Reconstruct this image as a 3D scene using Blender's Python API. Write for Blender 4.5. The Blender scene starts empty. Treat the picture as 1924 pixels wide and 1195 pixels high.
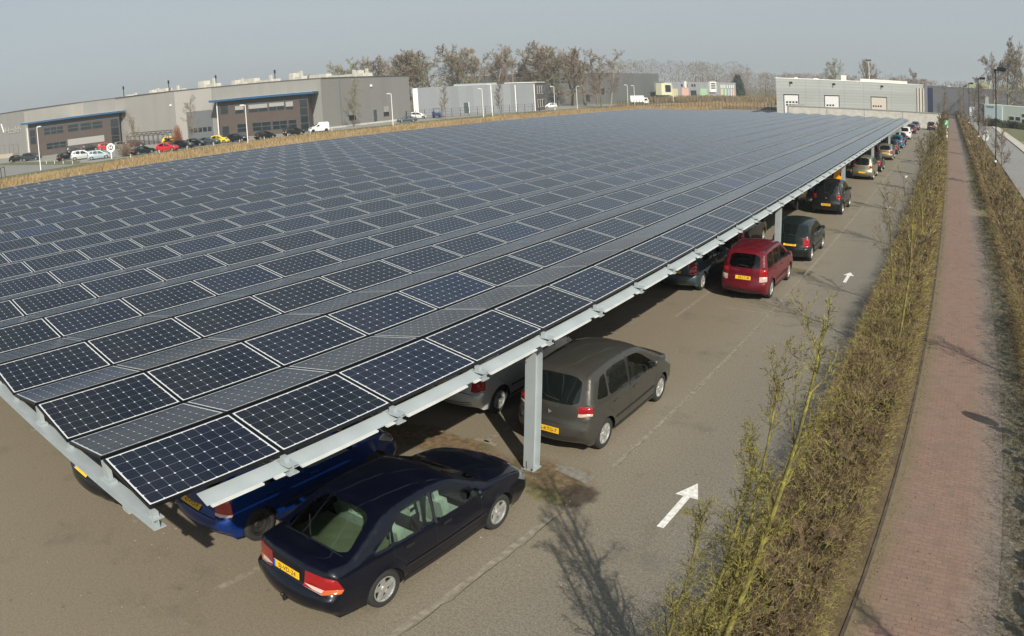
import bpy, math, random
import numpy as np
from mathutils import Vector, Matrix
from mathutils.geometry import delaunay_2d_cdt
sc = bpy.context.scene
COL = sc.collection
R = math.radians
rnd = random.Random(7)

# ------------------------------------------------------------------ camera, sky, sun, exposure
cd = bpy.data.cameras.new('camera'); cam = bpy.data.objects.new('camera', cd); COL.objects.link(cam); sc.camera = cam
cd.type = 'PANO'; cd.sensor_fit = 'HORIZONTAL'; cd.sensor_width = 19.24; cd.sensor_height = 11.95
_t = cd if hasattr(cd, 'panorama_type') else cd.cycles
_t.panorama_type = 'FISHEYE_LENS_POLYNOMIAL'
_t.fisheye_fov = R(180)
LA, LB, LC = 0.0007010445457691672, 0.05709235231226706, -0.024215046378675973
_t.fisheye_polynomial_k0 = 0.0
_t.fisheye_polynomial_k1 = -LA/.01
_t.fisheye_polynomial_k2 = 0.0
_t.fisheye_polynomial_k3 = -LA*LB/1e6/.01**3
_t.fisheye_polynomial_k4 = -LA*LC/1e9/.01**4
cd.shift_x = 293.3118/1924; cd.shift_y = -136.1746/1195
cd.clip_start = 0.05; cd.clip_end = 6000
CAM = Vector((6.25764, -2.73535, 6.46431))
YAW, PIT, ROL = 0.8190263739816229, -0.1979806855331623, -0.068728486598798
_f = Vector((-math.sin(YAW)*math.cos(PIT), math.cos(YAW)*math.cos(PIT), math.sin(PIT)))
_r = Vector((math.cos(YAW), math.sin(YAW), 0)); _u = _r.cross(_f)
_r2 = _r*math.cos(ROL)+_u*math.sin(ROL); _u2 = -_r*math.sin(ROL)+_u*math.cos(ROL)
cam.matrix_world = Matrix(((_r2.x,_u2.x,-_f.x,CAM.x),(_r2.y,_u2.y,-_f.y,CAM.y),(_r2.z,_u2.z,-_f.z,CAM.z),(0,0,0,1)))

SUN_EL = R(36.5); SUN_DIR = Vector((.80*math.cos(SUN_EL), -.60*math.cos(SUN_EL), math.sin(SUN_EL)))   # towards the sun
w = bpy.data.worlds.new('World'); sc.world = w; w.use_nodes = True
nt = w.node_tree; nt.nodes.clear()
sky = nt.nodes.new('ShaderNodeTexSky'); sky.sky_type = 'NISHITA'; sky.sun_disc = False
sky.sun_elevation = SUN_EL; sky.sun_rotation = math.atan2(SUN_DIR.x, SUN_DIR.y)
sky.air_density = 1.0; sky.dust_density = 3.5; sky.ozone_density = 1.0; sky.altitude = 0
hs = nt.nodes.new('ShaderNodeHueSaturation'); hs.inputs['Saturation'].default_value = 0.45; hs.inputs['Value'].default_value = 1.0
mx = nt.nodes.new('ShaderNodeMix'); mx.data_type = 'RGBA'; mx.inputs[0].default_value = 0.80
tcw = nt.nodes.new('ShaderNodeTexCoord'); sxw = nt.nodes.new('ShaderNodeSeparateXYZ'); nt.links.new(tcw.outputs['Generated'], sxw.inputs[0])
rw = nt.nodes.new('ShaderNodeValToRGB'); nt.links.new(sxw.outputs[2], rw.inputs[0])      # thin high haze: paler at the horizon
rw.color_ramp.elements[0].position = 0.0; rw.color_ramp.elements[0].color = (.56, .625, .65, 1)
rw.color_ramp.elements[1].position = .42; rw.color_ramp.elements[1].color = (.40, .51, .60, 1)
sw = nt.nodes.new('ShaderNodeVectorMath'); sw.operation = 'SCALE'; sw.inputs['Scale'].default_value = 5.0; nt.links.new(rw.outputs[0], sw.inputs[0]); nt.links.new(sw.outputs[0], mx.inputs[7])
bg = nt.nodes.new('ShaderNodeBackground'); bg.inputs[1].default_value = 0.13
wo = nt.nodes.new('ShaderNodeOutputWorld')
nt.links.new(sky.outputs[0], hs.inputs['Color']); nt.links.new(hs.outputs[0], mx.inputs[6])
nt.links.new(mx.outputs[2], bg.inputs[0]); nt.links.new(bg.outputs[0], wo.inputs[0])
sl = bpy.data.lights.new('sun', 'SUN'); sl.energy = 4.8; sl.angle = R(0.55); sl.color = (1.0, .94, .82)
so = bpy.data.objects.new('sun', sl); COL.objects.link(so)
so.rotation_euler = SUN_DIR.to_track_quat('Z', 'Y').to_euler(); so.location = (60, -40, 60)
sc.view_settings.view_transform = 'Standard'; sc.view_settings.look = 'None'
sc.view_settings.exposure = 0.32; sc.view_settings.gamma = 1.0

# ------------------------------------------------------------------ materials
MATS = {}
def mat(name, col, rough=.7, metal=0., spec=.5, vary=0., scale=3., bump=0., bscale=40., coat=0., emit=0., alpha=None):
    if name in MATS: return MATS[name]
    m = bpy.data.materials.new(name); m.use_nodes = True; n = m.node_tree; b = n.nodes['Principled BSDF']
    b.inputs['Base Color'].default_value = (*col, 1); b.inputs['Roughness'].default_value = rough
    b.inputs['Metallic'].default_value = metal; b.inputs['Specular IOR Level'].default_value = spec
    b.inputs['Coat Weight'].default_value = coat; b.inputs['Coat Roughness'].default_value = .04
    if emit: b.inputs['Emission Color'].default_value = (*col, 1); b.inputs['Emission Strength'].default_value = emit
    if vary or bump:
        tc = n.nodes.new('ShaderNodeTexCoord')
    if vary:
        no = n.nodes.new('ShaderNodeTexNoise'); no.inputs['Scale'].default_value = scale; no.inputs['Detail'].default_value = 6
        n.links.new(tc.outputs['Object'], no.inputs['Vector'])
        rp = n.nodes.new('ShaderNodeValToRGB'); rp.color_ramp.elements[0].position = .32; rp.color_ramp.elements[1].position = .68
        rp.color_ramp.elements[0].color = (*[c*(1-vary) for c in col], 1); rp.color_ramp.elements[1].color = (*[min(1, c*(1+vary)) for c in col], 1)
        n.links.new(no.outputs[0], rp.inputs[0]); n.links.new(rp.outputs[0], b.inputs['Base Color'])
    if bump:
        n2 = n.nodes.new('ShaderNodeTexNoise'); n2.inputs['Scale'].default_value = bscale; n2.inputs['Detail'].default_value = 4
        n.links.new(tc.outputs['Object'], n2.inputs['Vector'])
        bp = n.nodes.new('ShaderNodeBump'); bp.inputs['Strength'].default_value = bump; bp.inputs['Distance'].default_value = .02
        n.links.new(n2.outputs[0], bp.inputs['Height']); n.links.new(bp.outputs[0], b.inputs['Normal'])
    MATS[name] = m; return m

class NG:            # tiny node helper
    def __init__(s, name, rough=.8):
        s.m = bpy.data.materials.new(name); s.m.use_nodes = True; s.n = s.m.node_tree; s.b = s.n.nodes['Principled BSDF']; s.b.inputs['Roughness'].default_value = rough
        s.tc = s.n.nodes.new('ShaderNodeTexCoord')
    def lk(s, a, b): s.n.links.new(a, b)
    def put(s, sock, v):
        if hasattr(v, 'is_linked') or isinstance(v, bpy.types.NodeSocket): s.lk(v, sock)
        elif isinstance(v, tuple) and len(v) == 3 and sock.type == 'RGBA': sock.default_value = (*v, 1)
        else: sock.default_value = v
    def math(s, op, a, b=0., c=None):
        x = s.n.nodes.new('ShaderNodeMath'); x.operation = op; s.put(x.inputs[0], a); s.put(x.inputs[1], b)
        if c is not None: s.put(x.inputs[2], c)
        return x.outputs[0]
    def mix(s, f, a, b, mode='MIX'):
        x = s.n.nodes.new('ShaderNodeMix'); x.data_type = 'RGBA'; x.blend_type = mode
        s.put(x.inputs[0], f); s.put(x.inputs[6], a); s.put(x.inputs[7], b); return x.outputs[2]
    def noise(s, scale, detail=5, vec=None, rough=.55):
        x = s.n.nodes.new('ShaderNodeTexNoise'); x.inputs['Scale'].default_value = scale; x.inputs['Detail'].default_value = detail; x.inputs['Roughness'].default_value = rough
        s.lk(vec if vec else s.tc.outputs['Object'], x.inputs['Vector']); return x.outputs[0]
    def ramp(s, v, p0, p1, c0=0., c1=1.):
        x = s.n.nodes.new('ShaderNodeMapRange'); s.put(x.inputs[0], v); x.inputs[1].default_value = p0; x.inputs[2].default_value = p1; x.inputs[3].default_value = c0; x.inputs[4].default_value = c1; return x.outputs[0]
    def xyz(s, sock=None):
        x = s.n.nodes.new('ShaderNodeSeparateXYZ'); s.lk(sock or s.tc.outputs['Object'], x.inputs[0]); return x.outputs
    def bump(s, h, st=.3, d=.02):
        x = s.n.nodes.new('ShaderNodeBump'); x.inputs['Strength'].default_value = st; x.inputs['Distance'].default_value = d; s.lk(h, x.inputs['Height']); s.lk(x.outputs[0], s.b.inputs['Normal'])
    def done(s, col): s.put(s.b.inputs['Base Color'], col); return s.m

def asphalt(name, c0, c1, warm=None):
    g = NG(name, .9); big = g.noise(.16, 4); mid = g.noise(1.1, 6); fine = g.noise(38, 3, rough=.8); sp = g.noise(90, 2)
    c = g.mix(g.ramp(big, .38, .64), c0, c1)
    c = g.mix(g.ramp(mid, .35, .75, 0, .35), c, tuple(x*.72 for x in c0))
    c = g.mix(g.ramp(fine, .42, .60, 0, .7), c, tuple(x*1.6 for x in c1)); c = g.mix(g.ramp(g.noise(19, 4, rough=.75), .42, .56, .5, 0), c, tuple(x*.5 for x in c0))
    c = g.mix(g.ramp(sp, .62, .72, 0, .5), c, tuple(min(1, x*2.2) for x in c1))
    x, y, z = g.xyz()
    if warm:   # sandy dust under the parked cars, cleaner where wheels roll along the lane
        wv = g.math('ADD', x, g.math('MULTIPLY', g.noise(.35, 3), 2.4))
        c = g.mix(g.ramp(wv, 1.2, 5.2, .62, 0.), c, warm)
        tr = g.math('ABSOLUTE', g.math('SUBTRACT', x, 2.9)); c = g.mix(g.ramp(tr, .3, 1.7, .20, 0), c, tuple(v*.6 for v in c0))
        c = g.mix(g.ramp(g.noise(.55, 5, rough=.7), .56, .70, 0, .38), c, tuple(v*.45 for v in c0))      # old damp marks
        c = g.mix(g.ramp(g.noise(4.5, 3), .68, .76, 0, .55), c, tuple(v*.35 for v in c0))               # oil drips
        c = g.mix(g.ramp(g.noise(7.5, 2), .70, .78, 0, .4), c, tuple(v*1.5 for v in c1))
        ed = g.noise(1.7, 6, rough=.65)
        for cx, cy, rx, ry, dc, st in ((.0,6.95,1.25,.62,(.085,.058,.030),.95),(-2.3,7.0,1.75,.50,(.10,.066,.034),.95),(-5.6,7.0,1.9,.5,(.10,.066,.034),.9),(1.0,6.70,.42,.40,(.028,.019,.012),.9),(.55,6.45,.45,.22,(.085,.075,.028),.8),(.3,23.8,1.1,.42,(.09,.062,.035),.9),(.95,23.55,.34,.26,(.03,.02,.012),.8),(.3,40.5,1.1,.4,(.09,.062,.035),.9),(.3,57.1,1.1,.4,(.09,.062,.035),.9),(.3,73.8,1.1,.4,(.09,.062,.035),.9)):
            dx = g.math('DIVIDE', g.math('SUBTRACT', x, cx), rx); dy = g.math('DIVIDE', g.math('SUBTRACT', y, cy), ry)
            d = g.math('SQRT', g.math('ADD', g.math('MULTIPLY', dx, dx), g.math('MULTIPLY', dy, dy))); d = g.math('ADD', d, g.math('MULTIPLY', g.math('SUBTRACT', ed, .5), 1.5))
            dcol = g.mix(g.ramp(g.noise(9, 5), .4, .7), dc, tuple(v*2.1 for v in dc)); dcol = g.mix(g.ramp(g.noise(2.6, 4), .52, .64, 0, .6), dcol, (.075,.078,.022)) if rx > .6 else dcol
            c = g.mix(g.ramp(d, 1.08, .72, 0, st), c, dcol)
    g.bump(fine, .5, .01); return g.done(c)
M_LOT = asphalt('lot_asphalt', (.142,.127,.103), (.180,.162,.132), (.175,.140,.088))
M_ROAD = asphalt('road_asphalt', (.16,.155,.15), (.20,.19,.18))
def soil(name, a, b, s=1.2, c3=None):
    g = NG(name, 1.); c = g.mix(g.ramp(g.noise(s, 6), .35, .65), a, b)
    if c3: c = g.mix(g.ramp(g.noise(s*4, 5), .5, .7), c, c3)
    c = g.mix(g.ramp(g.noise(25, 4), .4, .7, 0, .5), c, tuple(x*.5 for x in a)); g.bump(g.noise(14, 5), .6, .03); return g.done(c)
M_FIELD = soil('field', (.12,.11,.055), (.17,.14,.075), .05, (.09,.10,.04))
M_GRASS = soil('grass', (.085,.095,.03), (.13,.13,.05), .5, (.16,.14,.07))
M_VERGE = soil('verge', (.10,.08,.05), (.20,.175,.13), 2.5, (.27,.24,.19))
M_DIRT = soil('dirt', (.085,.055,.028), (.16,.115,.06), 1.8, (.07,.06,.02))
M_REEDBED = soil('reed_bed', (.22,.16,.08), (.29,.21,.11), .3, (.16,.12,.06))
def brick_path():
    g = NG('red_pavers', .85)
    bt = g.n.nodes.new('ShaderNodeTexBrick'); mp = g.n.nodes.new('ShaderNodeMapping'); mp.inputs['Rotation'].default_value = (0, 0, 0)
    g.lk(g.tc.outputs['Object'], mp.inputs[0]); g.lk(mp.outputs[0], bt.inputs[0])
    bt.inputs['Scale'].default_value = 1.; bt.inputs['Brick Width'].default_value = .21; bt.inputs['Row Height'].default_value = .105; bt.inputs['Mortar Size'].default_value = .005
    bt.inputs['Color1'].default_value = (.205,.122,.090,1); bt.inputs['Color2'].default_value = (.160,.097,.072,1); bt.inputs['Mortar'].default_value = (.07,.05,.04,1); bt.inputs['Bias'].default_value = -.2
    c = g.mix(g.ramp(g.noise(.5, 5), .3, .7, .0, .45), bt.outputs[0], (.19,.13,.098)); c = g.mix(g.ramp(g.noise(3, 5), .48, .72, 0, .6), c, (.12,.085,.06)); c = g.mix(g.ramp(g.noise(1.1, 6, rough=.7), .55, .72, 0, .5), c, (.13,.115,.075))
    x, y, z = g.xyz(); wv = g.math('ADD', x, g.math('MULTIPLY', g.noise(1.4, 4), .5))
    c = g.mix(g.ramp(wv, 7.75, 8.35, 0, .6), c, (.19,.17,.14)); c = g.mix(g.ramp(wv, 6.75, 6.4, 0, .6), c, (.12,.105,.05))
    c = g.mix(g.ramp(g.noise(30, 3), .5, .75, 0, .3), c, (.34,.26,.2)); g.bump(bt.outputs[1], .3, .005); return g.done(c)
M_BRICKPATH = brick_path()

def panel_glass():   # 60 cells with white gaps and clipped corners, from the UV map (10 x 6 cell units)
    g = NG('solar_glass', .16); u = g.n.nodes.new('ShaderNodeUVMap'); x, y, z = g.xyz(u.outputs[0])
    fx = g.math('ABSOLUTE', g.math('SUBTRACT', g.math('FRACT', x), .5)); fy = g.math('ABSOLUTE', g.math('SUBTRACT', g.math('FRACT', y), .5))
    gap = g.math('MAXIMUM', g.math('GREATER_THAN', fx, .489), g.math('GREATER_THAN', fy, .489))
    cor = g.math('GREATER_THAN', g.math('ADD', fx, fy), .905)
    out = g.math('MAXIMUM', g.math('MAXIMUM', g.math('LESS_THAN', x, 0.), g.math('GREATER_THAN', x, 10.)), g.math('MAXIMUM', g.math('LESS_THAN', y, 0.), g.math('GREATER_THAN', y, 6.)))
    oi = g.n.nodes.new('ShaderNodeObjectInfo'); br = g.math('MULTIPLY', g.math('LESS_THAN', g.math('ABSOLUTE', g.math('SUBTRACT', fy, .2)), .012), .35)
    at = g.n.nodes.new('ShaderNodeAttribute'); at.attribute_name = 'tone'
    cell = g.mix(at.outputs['Fac'], (.0028,.0045,.0110), (.006,.014,.042))
    c = g.mix(br, cell, (.03,.034,.045)); c = g.mix(gap, c, (.15,.165,.19)); c = g.mix(cor, c, (.50,.52,.54)); c = g.mix(out, c, (.56,.57,.57))
    c = g.mix(g.ramp(g.noise(.8, 5), .4, .8, .004, .04), c, (.3,.28,.25)); c = g.mix(g.ramp(g.noise(9, 2), .765, .78, 0, .5), c, (.35,.34,.30))
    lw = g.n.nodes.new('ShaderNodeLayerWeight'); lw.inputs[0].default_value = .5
    c = g.mix(g.ramp(lw.outputs[1], .84, 1.0, 0, .75), c, (.105,.140,.185))       # grazing-view sheen of the dusty glass, painted as a blue-grey tint
    g.b.inputs['IOR'].default_value = 1.40; g.b.inputs['Specular IOR Level'].default_value = .42
    return g.done(c)
M_PANEL = panel_glass()
M_PFRAME = mat('panel_frame_black', (.012,.012,.014), .35, .6)
M_PBACK = mat('panel_backsheet', (.55,.55,.55), .6)
M_GALV = mat('galvanised_steel', (.37,.41,.425), .55, .25, vary=.07, scale=2.5)
M_GALV2 = mat('galvanised_steel_pale_lit', (.66,.67,.65), .5, .2, vary=.10, scale=5)  # pale steel; on the gutter lip its brightness imitates sunlight
M_WPAINT = mat('road_paint', (.62,.60,.56), .8, vary=.22, scale=14)
M_FADED = mat('faded_paint', (.205,.178,.135), .9, vary=.28, scale=9)
M_BLACKMETAL = mat('black_metal', (.012,.012,.014), .4, .3)
M_WHITE = mat('white_paint', (.75,.75,.72), .5)
M_CONC = mat('concrete', (.47,.455,.41), .9, vary=.12, scale=1.2, bump=.2)
M_KERB = mat('kerb_concrete', (.22,.20,.165), .9, vary=.25, scale=2)
M_GLASSD = mat('dark_window', (.018,.022,.026), .06, spec=.8)
M_BLIND = mat('window_blind', (.27,.265,.25), .6)
M_GREYFR = mat('window_frame_grey', (.13,.15,.16), .5)
M_WOOD = mat('brown_post', (.10,.05,.03), .8)

# ------------------------------------------------------------------ mesh and object helpers
class MB:
    def __init__(s): s.v = []; s.f = []; s.mi = []; s.uv = None
    def add(s, vs, fs, mi=0):
        o = len(s.v); s.v += [tuple(a) for a in vs]; s.f += [tuple(o+i for i in f) for f in fs]; s.mi += [mi]*len(fs)
    def quad(s, a, b, c, d, mi=0): s.add([a,b,c,d], [(0,1,2,3)], mi)
    def box(s, x0, y0, z0, x1, y1, z1, mi=0, M=None):
        vs = [Vector((x,y,z)) for z in (z0,z1) for y in (y0,y1) for x in (x0,x1)]
        if M is not None: vs = [M @ v for v in vs]
        s.add(vs, [(0,2,3,1),(4,5,7,6),(0,1,5,4),(2,6,7,3),(0,4,6,2),(1,3,7,5)], mi)
    def tube(s, p0, p1, r0, r1=None, n=6, mi=0, cap=True):
        r1 = r0 if r1 is None else r1; p0 = Vector(p0); p1 = Vector(p1); d = (p1-p0)
        if d.length < 1e-6: return
        d.normalize(); a = d.orthogonal().normalized(); b = d.cross(a); vs = []
        for p, r in ((p0,r0),(p1,r1)):
            for i in range(n):
                t = 2*math.pi*i/n; vs.append(p+a*(r*math.cos(t))+b*(r*math.sin(t)))
        fs = [(i,(i+1)%n,n+(i+1)%n,n+i) for i in range(n)]
        if cap: fs += [tuple(range(n-1,-1,-1)), tuple(range(n,2*n))]
        s.add(vs, fs, mi)
    def prism(s, pts, z0, z1, mi=0, M=None, mi_top=None):     # pts: ccw xy polygon; z0/z1 number or list
        n = len(pts); za = z0 if isinstance(z0, (list,tuple)) else [z0]*n; zb = z1 if isinstance(z1, (list,tuple)) else [z1]*n
        vs = [Vector((p[0],p[1],za[i])) for i,p in enumerate(pts)]+[Vector((p[0],p[1],zb[i])) for i,p in enumerate(pts)]
        if M is not None: vs = [M @ v for v in vs]
        s.add(vs, [(i,(i+1)%n,n+(i+1)%n,n+i) for i in range(n)]+[tuple(range(n-1,-1,-1))], mi); o = len(s.v)-2*n
        s.f.append(tuple(o+n+i for i in range(n))); s.mi.append(mi if mi_top is None else mi_top)
    def lathe(s, prof, n=24, axis='X', mi=0, c=(0,0,0)):      # prof: (along, radius)
        vs = []
        for a, r in prof:
            for i in range(n):
                t = 2*math.pi*i/n; p = (a, r*math.cos(t), r*math.sin(t)) if axis == 'X' else (r*math.cos(t), r*math.sin(t), a)
                vs.append((p[0]+c[0], p[1]+c[1], p[2]+c[2]))
        fs = []
        for k in range(len(prof)-1):
            for i in range(n):
                j = (i+1)%n; fs.append((k*n+i,k*n+j,(k+1)*n+j,(k+1)*n+i))
        s.add(vs, fs, mi)
    def mesh(s, name, mats, smooth=False):
        me = bpy.data.meshes.new(name); me.from_pydata(s.v, [], s.f)
        for m in (mats if isinstance(mats, (list,tuple)) else [mats]): me.materials.append(m)
        if len(me.materials) > 1: me.polygons.foreach_set('material_index', s.mi)
        if smooth: me.polygons.foreach_set('use_smooth', [True]*len(me.polygons))
        me.update(); return me
    def obj(s, name, mats, parent=None, smooth=False): return link(name, s.mesh(name, mats, smooth), parent)
def link(name, me, parent=None):
    o = bpy.data.objects.new(name, me); COL.objects.link(o)
    if parent is not None: o.parent = parent
    return o
def tag(o, label=None, cat=None, group=None, kind=None):
    if label: o['label'] = label
    if cat: o['category'] = cat
    if group: o['group'] = group
    if kind: o['kind'] = kind
    return o
def thing(name, label, cat, loc=(0,0,0), rz=0., group=None, kind=None):
    o = bpy.data.objects.new(name, None); COL.objects.link(o); o.location = loc; o.rotation_euler = (0,0,rz); o.empty_display_size = .3
    return tag(o, label, cat, group, kind)
def copy_tree(o, parent=None, loc=None, rz=None, label=None, group=None, skip=()):
    c = o.copy(); COL.objects.link(c)
    if parent is not None: c.parent = parent
    if loc is not None: c.location = loc
    if rz is not None: c.rotation_euler = (0,0,rz)
    if label: c['label'] = label
    if group: c['group'] = group
    for ch in list(o.children):
        if ch.name.split('.')[0] not in skip: copy_tree(ch, c, skip=skip)
    return c
def text_mesh(body, size, depth=.004, name='lettering', spacing=1.):
    cu = bpy.data.curves.new(name, 'FONT'); cu.body = body; cu.size = size; cu.extrude = depth/2; cu.align_x = 'CENTER'; cu.align_y = 'CENTER'; cu.space_character = spacing; cu.resolution_u = 2
    o = bpy.data.objects.new(name, cu); COL.objects.link(o); dg = bpy.context.evaluated_depsgraph_get(); dg.update()
    me = bpy.data.meshes.new_from_object(o.evaluated_get(dg)); bpy.data.objects.remove(o); return me
def sheet(name, pts, z, m, label=None):
    b = MB(); b.add([(x,y,z) for x,y in pts], [tuple(range(len(pts)))]); o = b.obj(name, m); o['kind'] = 'structure'; return o

# ------------------------------------------------------------------ ground, roads, paths
b = MB(); N = 24; Lg = 3200
for i in range(N):
    for j in range(N):
        x0 = -Lg+2*Lg*i/N; y0 = -Lg+2*Lg*j/N; s_ = 2*Lg/N; b.quad((x0,y0,-.012),(x0+s_,y0,-.012),(x0+s_,y0+s_,-.012),(x0,y0+s_,-.012))
b.obj('ground', M_FIELD)['kind'] = 'structure'
sheet('parking_lot', [(-58,-40),(4.05,-40),(4.05,143),(-58,143)], 0., M_LOT)
sheet('hedge_soil', [(4.07,-30),(6.02,-30),(6.02,260),(4.07,260)], .03, M_DIRT)
sheet('brick_path', [(6.08,-30),(8.25,-30),(8.25,320),(6.08,320)], .0, M_BRICKPATH)
sheet('brick_path_branch', [(8.25,40.6),(10.9,40.6),(10.9,43.2),(8.25,43.2)], .006, M_BRICKPATH)
sheet('gravel_verge', [(8.25,-30),(9.2,-30),(9.2,320),(8.25,320)], .004, M_VERGE)
sheet('verge_soil', [(9.2,-30),(12.1,-30),(12.1,320),(9.2,320)], .002, M_DIRT)
sheet('side_road', [(12.2,-60),(16.9,-60),(16.9,420),(12.2,420)], .0, M_ROAD)
sheet('footpath', [(17.0,-60),(18.7,-60),(18.7,225),(17.0,225)], .06, mat('pale_pavers', (.40,.37,.32), .9, vary=.15, scale=1.5))
sheet('lawn', [(18.7,-60),(120,-60),(120,225),(18.7,225)], .02, M_GRASS)
sheet('side_road_arm', [(18.9,118),(120,108),(120,112),(18.9,122)], .03, M_ROAD)
k = MB(); k.box(6.03,-30,0,6.075,320,.045); k.obj('path_kerb', mat('dark_edging', (.075,.055,.04), .9, vary=.4, scale=3))['kind'] = 'structure'
k = MB(); k.box(4.05,-40,0,4.15,143,.10); k.obj('lot_kerb', M_KERB)['kind'] = 'structure'
k = MB(); k.box(12.08,-60,0,12.2,420,.10); k.box(16.9,-60,0,17.0,420,.10); k.obj('road_kerb', M_KERB)['kind'] = 'structure'
# left side: reed strip, road, car park, lawns
sheet('reed_strip_soil', [(-98.5,-60),(-50,-60),(-50,260),(-92,260),(-98.5,60)], .01, M_REEDBED)
sheet('grass_strip', [(-102.6,20),(-96,20),(-96,64),(-95,150),(-90,215),(-103,215),(-101,95)], .02, M_GRASS)
sheet('access_road', [(-180,-20),(-99.5,-20),(-99.5,42.5),(-118,44.0),(-160,40.5),(-180,38)], .008, M_ROAD)
sheet('yard', [(-200,38),(-98,44.6),(-99.4,95),(-102,140),(-97,225),(-160,245),(-230,120)], .004, mat('yard_pavers', (.235,.225,.20), .9, vary=.12, scale=.4))
sheet('roadside_lawn', [(-150,40.3),(-103,42.2),(-112,46.4),(-150,44.3)], .024, M_GRASS)
sheet('back_road', [(-97,222),(-50,262),(-70,420),(-130,420),(-101,300)], .01, mat('yard_pavers', (.235,.225,.20), .9))
def strip(b, pts, wd, z=.004, mi=0):
    for i in range(len(pts)-1):
        a = Vector((*pts[i],0)); c = Vector((*pts[i+1],0)); d = (c-a).normalized(); n = Vector((-d.y,d.x,0))*wd/2
        b.quad(*[(p.x,p.y,z) for p in (a-n,c-n,c+n,a+n)], mi)
mk = MB()   # bay markings
strip(mk, [(1.00,-20),(1.0,5.9)], .11); strip(mk, [(1.06,7.9),(1.06,120)], .11)
for k_ in range(1): strip(mk, [(-1.48,1.36),(-1.48,5.6)], .11)
strip(mk, [(-1.5,7.5),(-1.5,12.4)], .11); strip(mk, [(-1.75,7.5),(-1.25,7.5)], .11)
strip(mk, [(-1.45,16.6),(-1.45,22.6)], .11); strip(mk, [(-1.45,24.7),(-1.45,30)], .11); strip(mk, [(-1.45,35.6),(-1.45,41)], .11)
strip(mk, [(-.6,18.2),(1.0,18.2)], .08)
for xx in (-4.0,-6.5,-9.0): strip(mk, [(xx,1.4),(xx,6)], .11); strip(mk, [(xx,7.5),(xx,12.5)], .11)
mk.obj('bay_lines', M_FADED)['kind'] = 'structure'
cr = MB(); rr = random.Random(3); px, py = 1.1, -6.
while py < 24:
    nx = 1.09+rr.uniform(-.025,.025); ny = py+rr.uniform(.12,.3)
    if not 6.0 < py < 7.7: strip(cr, [(px,py),(nx,ny)], rr.uniform(.003,.012), .008)
    px, py = nx, ny
cr.obj('asphalt_crack', mat('crack', (.035,.028,.02), 1.))['kind'] = 'structure'
def arrow(y, x=2.66, s=1.):
    a = MB(); z = .006
    a.quad((x-.062,y,z),(x+.062,y,z),(x+.062,y+1.05*s,z),(x-.062,y+1.05*s,z)); a.add([(x-.215,y+1.05*s,z),(x+.215,y+1.05*s,z),(x,y+1.55*s,z)], [(0,1,2)])
    a.obj('road_arrow', M_WPAINT)['kind'] = 'structure'
arrow(6.52); arrow(22.95); arrow(40.1); arrow(57.2)
def patch(name, cx, cy, rx, ry, z, m, seed, jag=.25, n=26):
    q = random.Random(seed); ph = [q.uniform(0,6.3) for _ in range(4)]; pts = []
    for i in range(n):
        t = 2*math.pi*i/n; r = 1+jag*(math.sin(2*t+ph[0])*.4+math.sin(3*t+ph[1])*.35+math.sin(7*t+ph[2])*.25+q.uniform(-.15,.15)); pts.append((cx+rx*r*math.cos(t), cy+ry*r*math.sin(t)))
    return sheet(name, pts, z, m)
sheet('drain_slab', [(.20,7.28),(.92,7.12),(.98,7.38),(.62,7.50),(.2,7.52)], .006, mat('slab', (.17,.155,.13), .9, vary=.25, scale=9))
# ------------------------------------------------------------------ the solar carport
PL, PWD, TILT = 1.7786, 1.061, R(10.0)
PITCH, PX, H0, RZ = 2.209, 1.0448, 2.617, .1836
NR, NJ = 20, 60
M_TRIMG = mat('dark_bolt', (.05,.05,.05), .6, .5)
canopy = thing('solar_carport', 'long galvanised steel carport roofed with rows of dark solar panels over the parked cars', 'carport')
def panel_mesh():
    b = MB(); l2 = PL/2-.006; w2 = PWD/2-.008; t = .04      # local: x down-slope, y along; top face at z=0
    b.box(-w2,-l2,-t, w2,l2,-.003, 0)
    i = .023; b.quad((-w2+i,-l2+i,0),(w2-i,-l2+i,0),(w2-i,l2-i,0),(-w2+i,l2-i,0), 1)
    return b
def panel_uv(me, faces, marg=(.12,.10)):
    uv = me.uv_layers.new(name='UVMap').data
    for p in faces:
        cs = [(-marg[0],-marg[1]),(-marg[0],6+marg[1]),(10+marg[0],6+marg[1]),(10+marg[0],-marg[1])]
        for li, c in zip(p.loop_indices, cs): uv[li].uv = c
def panel_xform(n, k, j):       # row n, k=0 slope facing +x, k=1 slope facing -x, joint index j
    y = (j+.5)*PL
    if k == 0: a = Vector((-PITCH*n, y, H0)); c = Vector((-PITCH*n-PX, y, H0+RZ)); 
    else: a = Vector((-PITCH*n-PX-.03, y, H0+RZ)); c = Vector((-PITCH*(n+1)+.02, y, H0+.004))
    mid = (a+c)/2; sl = (a-c).normalized(); nz = sl.cross(Vector((0,1,0)))
    M = Matrix(((sl.x,0,nz.x,mid.x),(sl.y,1,nz.y,mid.y),(sl.z,0,nz.z,mid.z),(0,0,0,1))); return M
pb = panel_mesh(); tones = [0., .18, .35, .6, 1.]
pms = []
for t_ in tones:
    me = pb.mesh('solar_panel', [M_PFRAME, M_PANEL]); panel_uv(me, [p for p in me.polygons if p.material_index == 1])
    a = me.attributes.new('tone', 'FLOAT', 'FACE'); a.data.foreach_set('value', [t_]*len(me.polygons)); pms.append(me)
allp = [(n,k,j) for n in range(NR) for k in (0,1) for j in range(NJ)]
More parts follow.
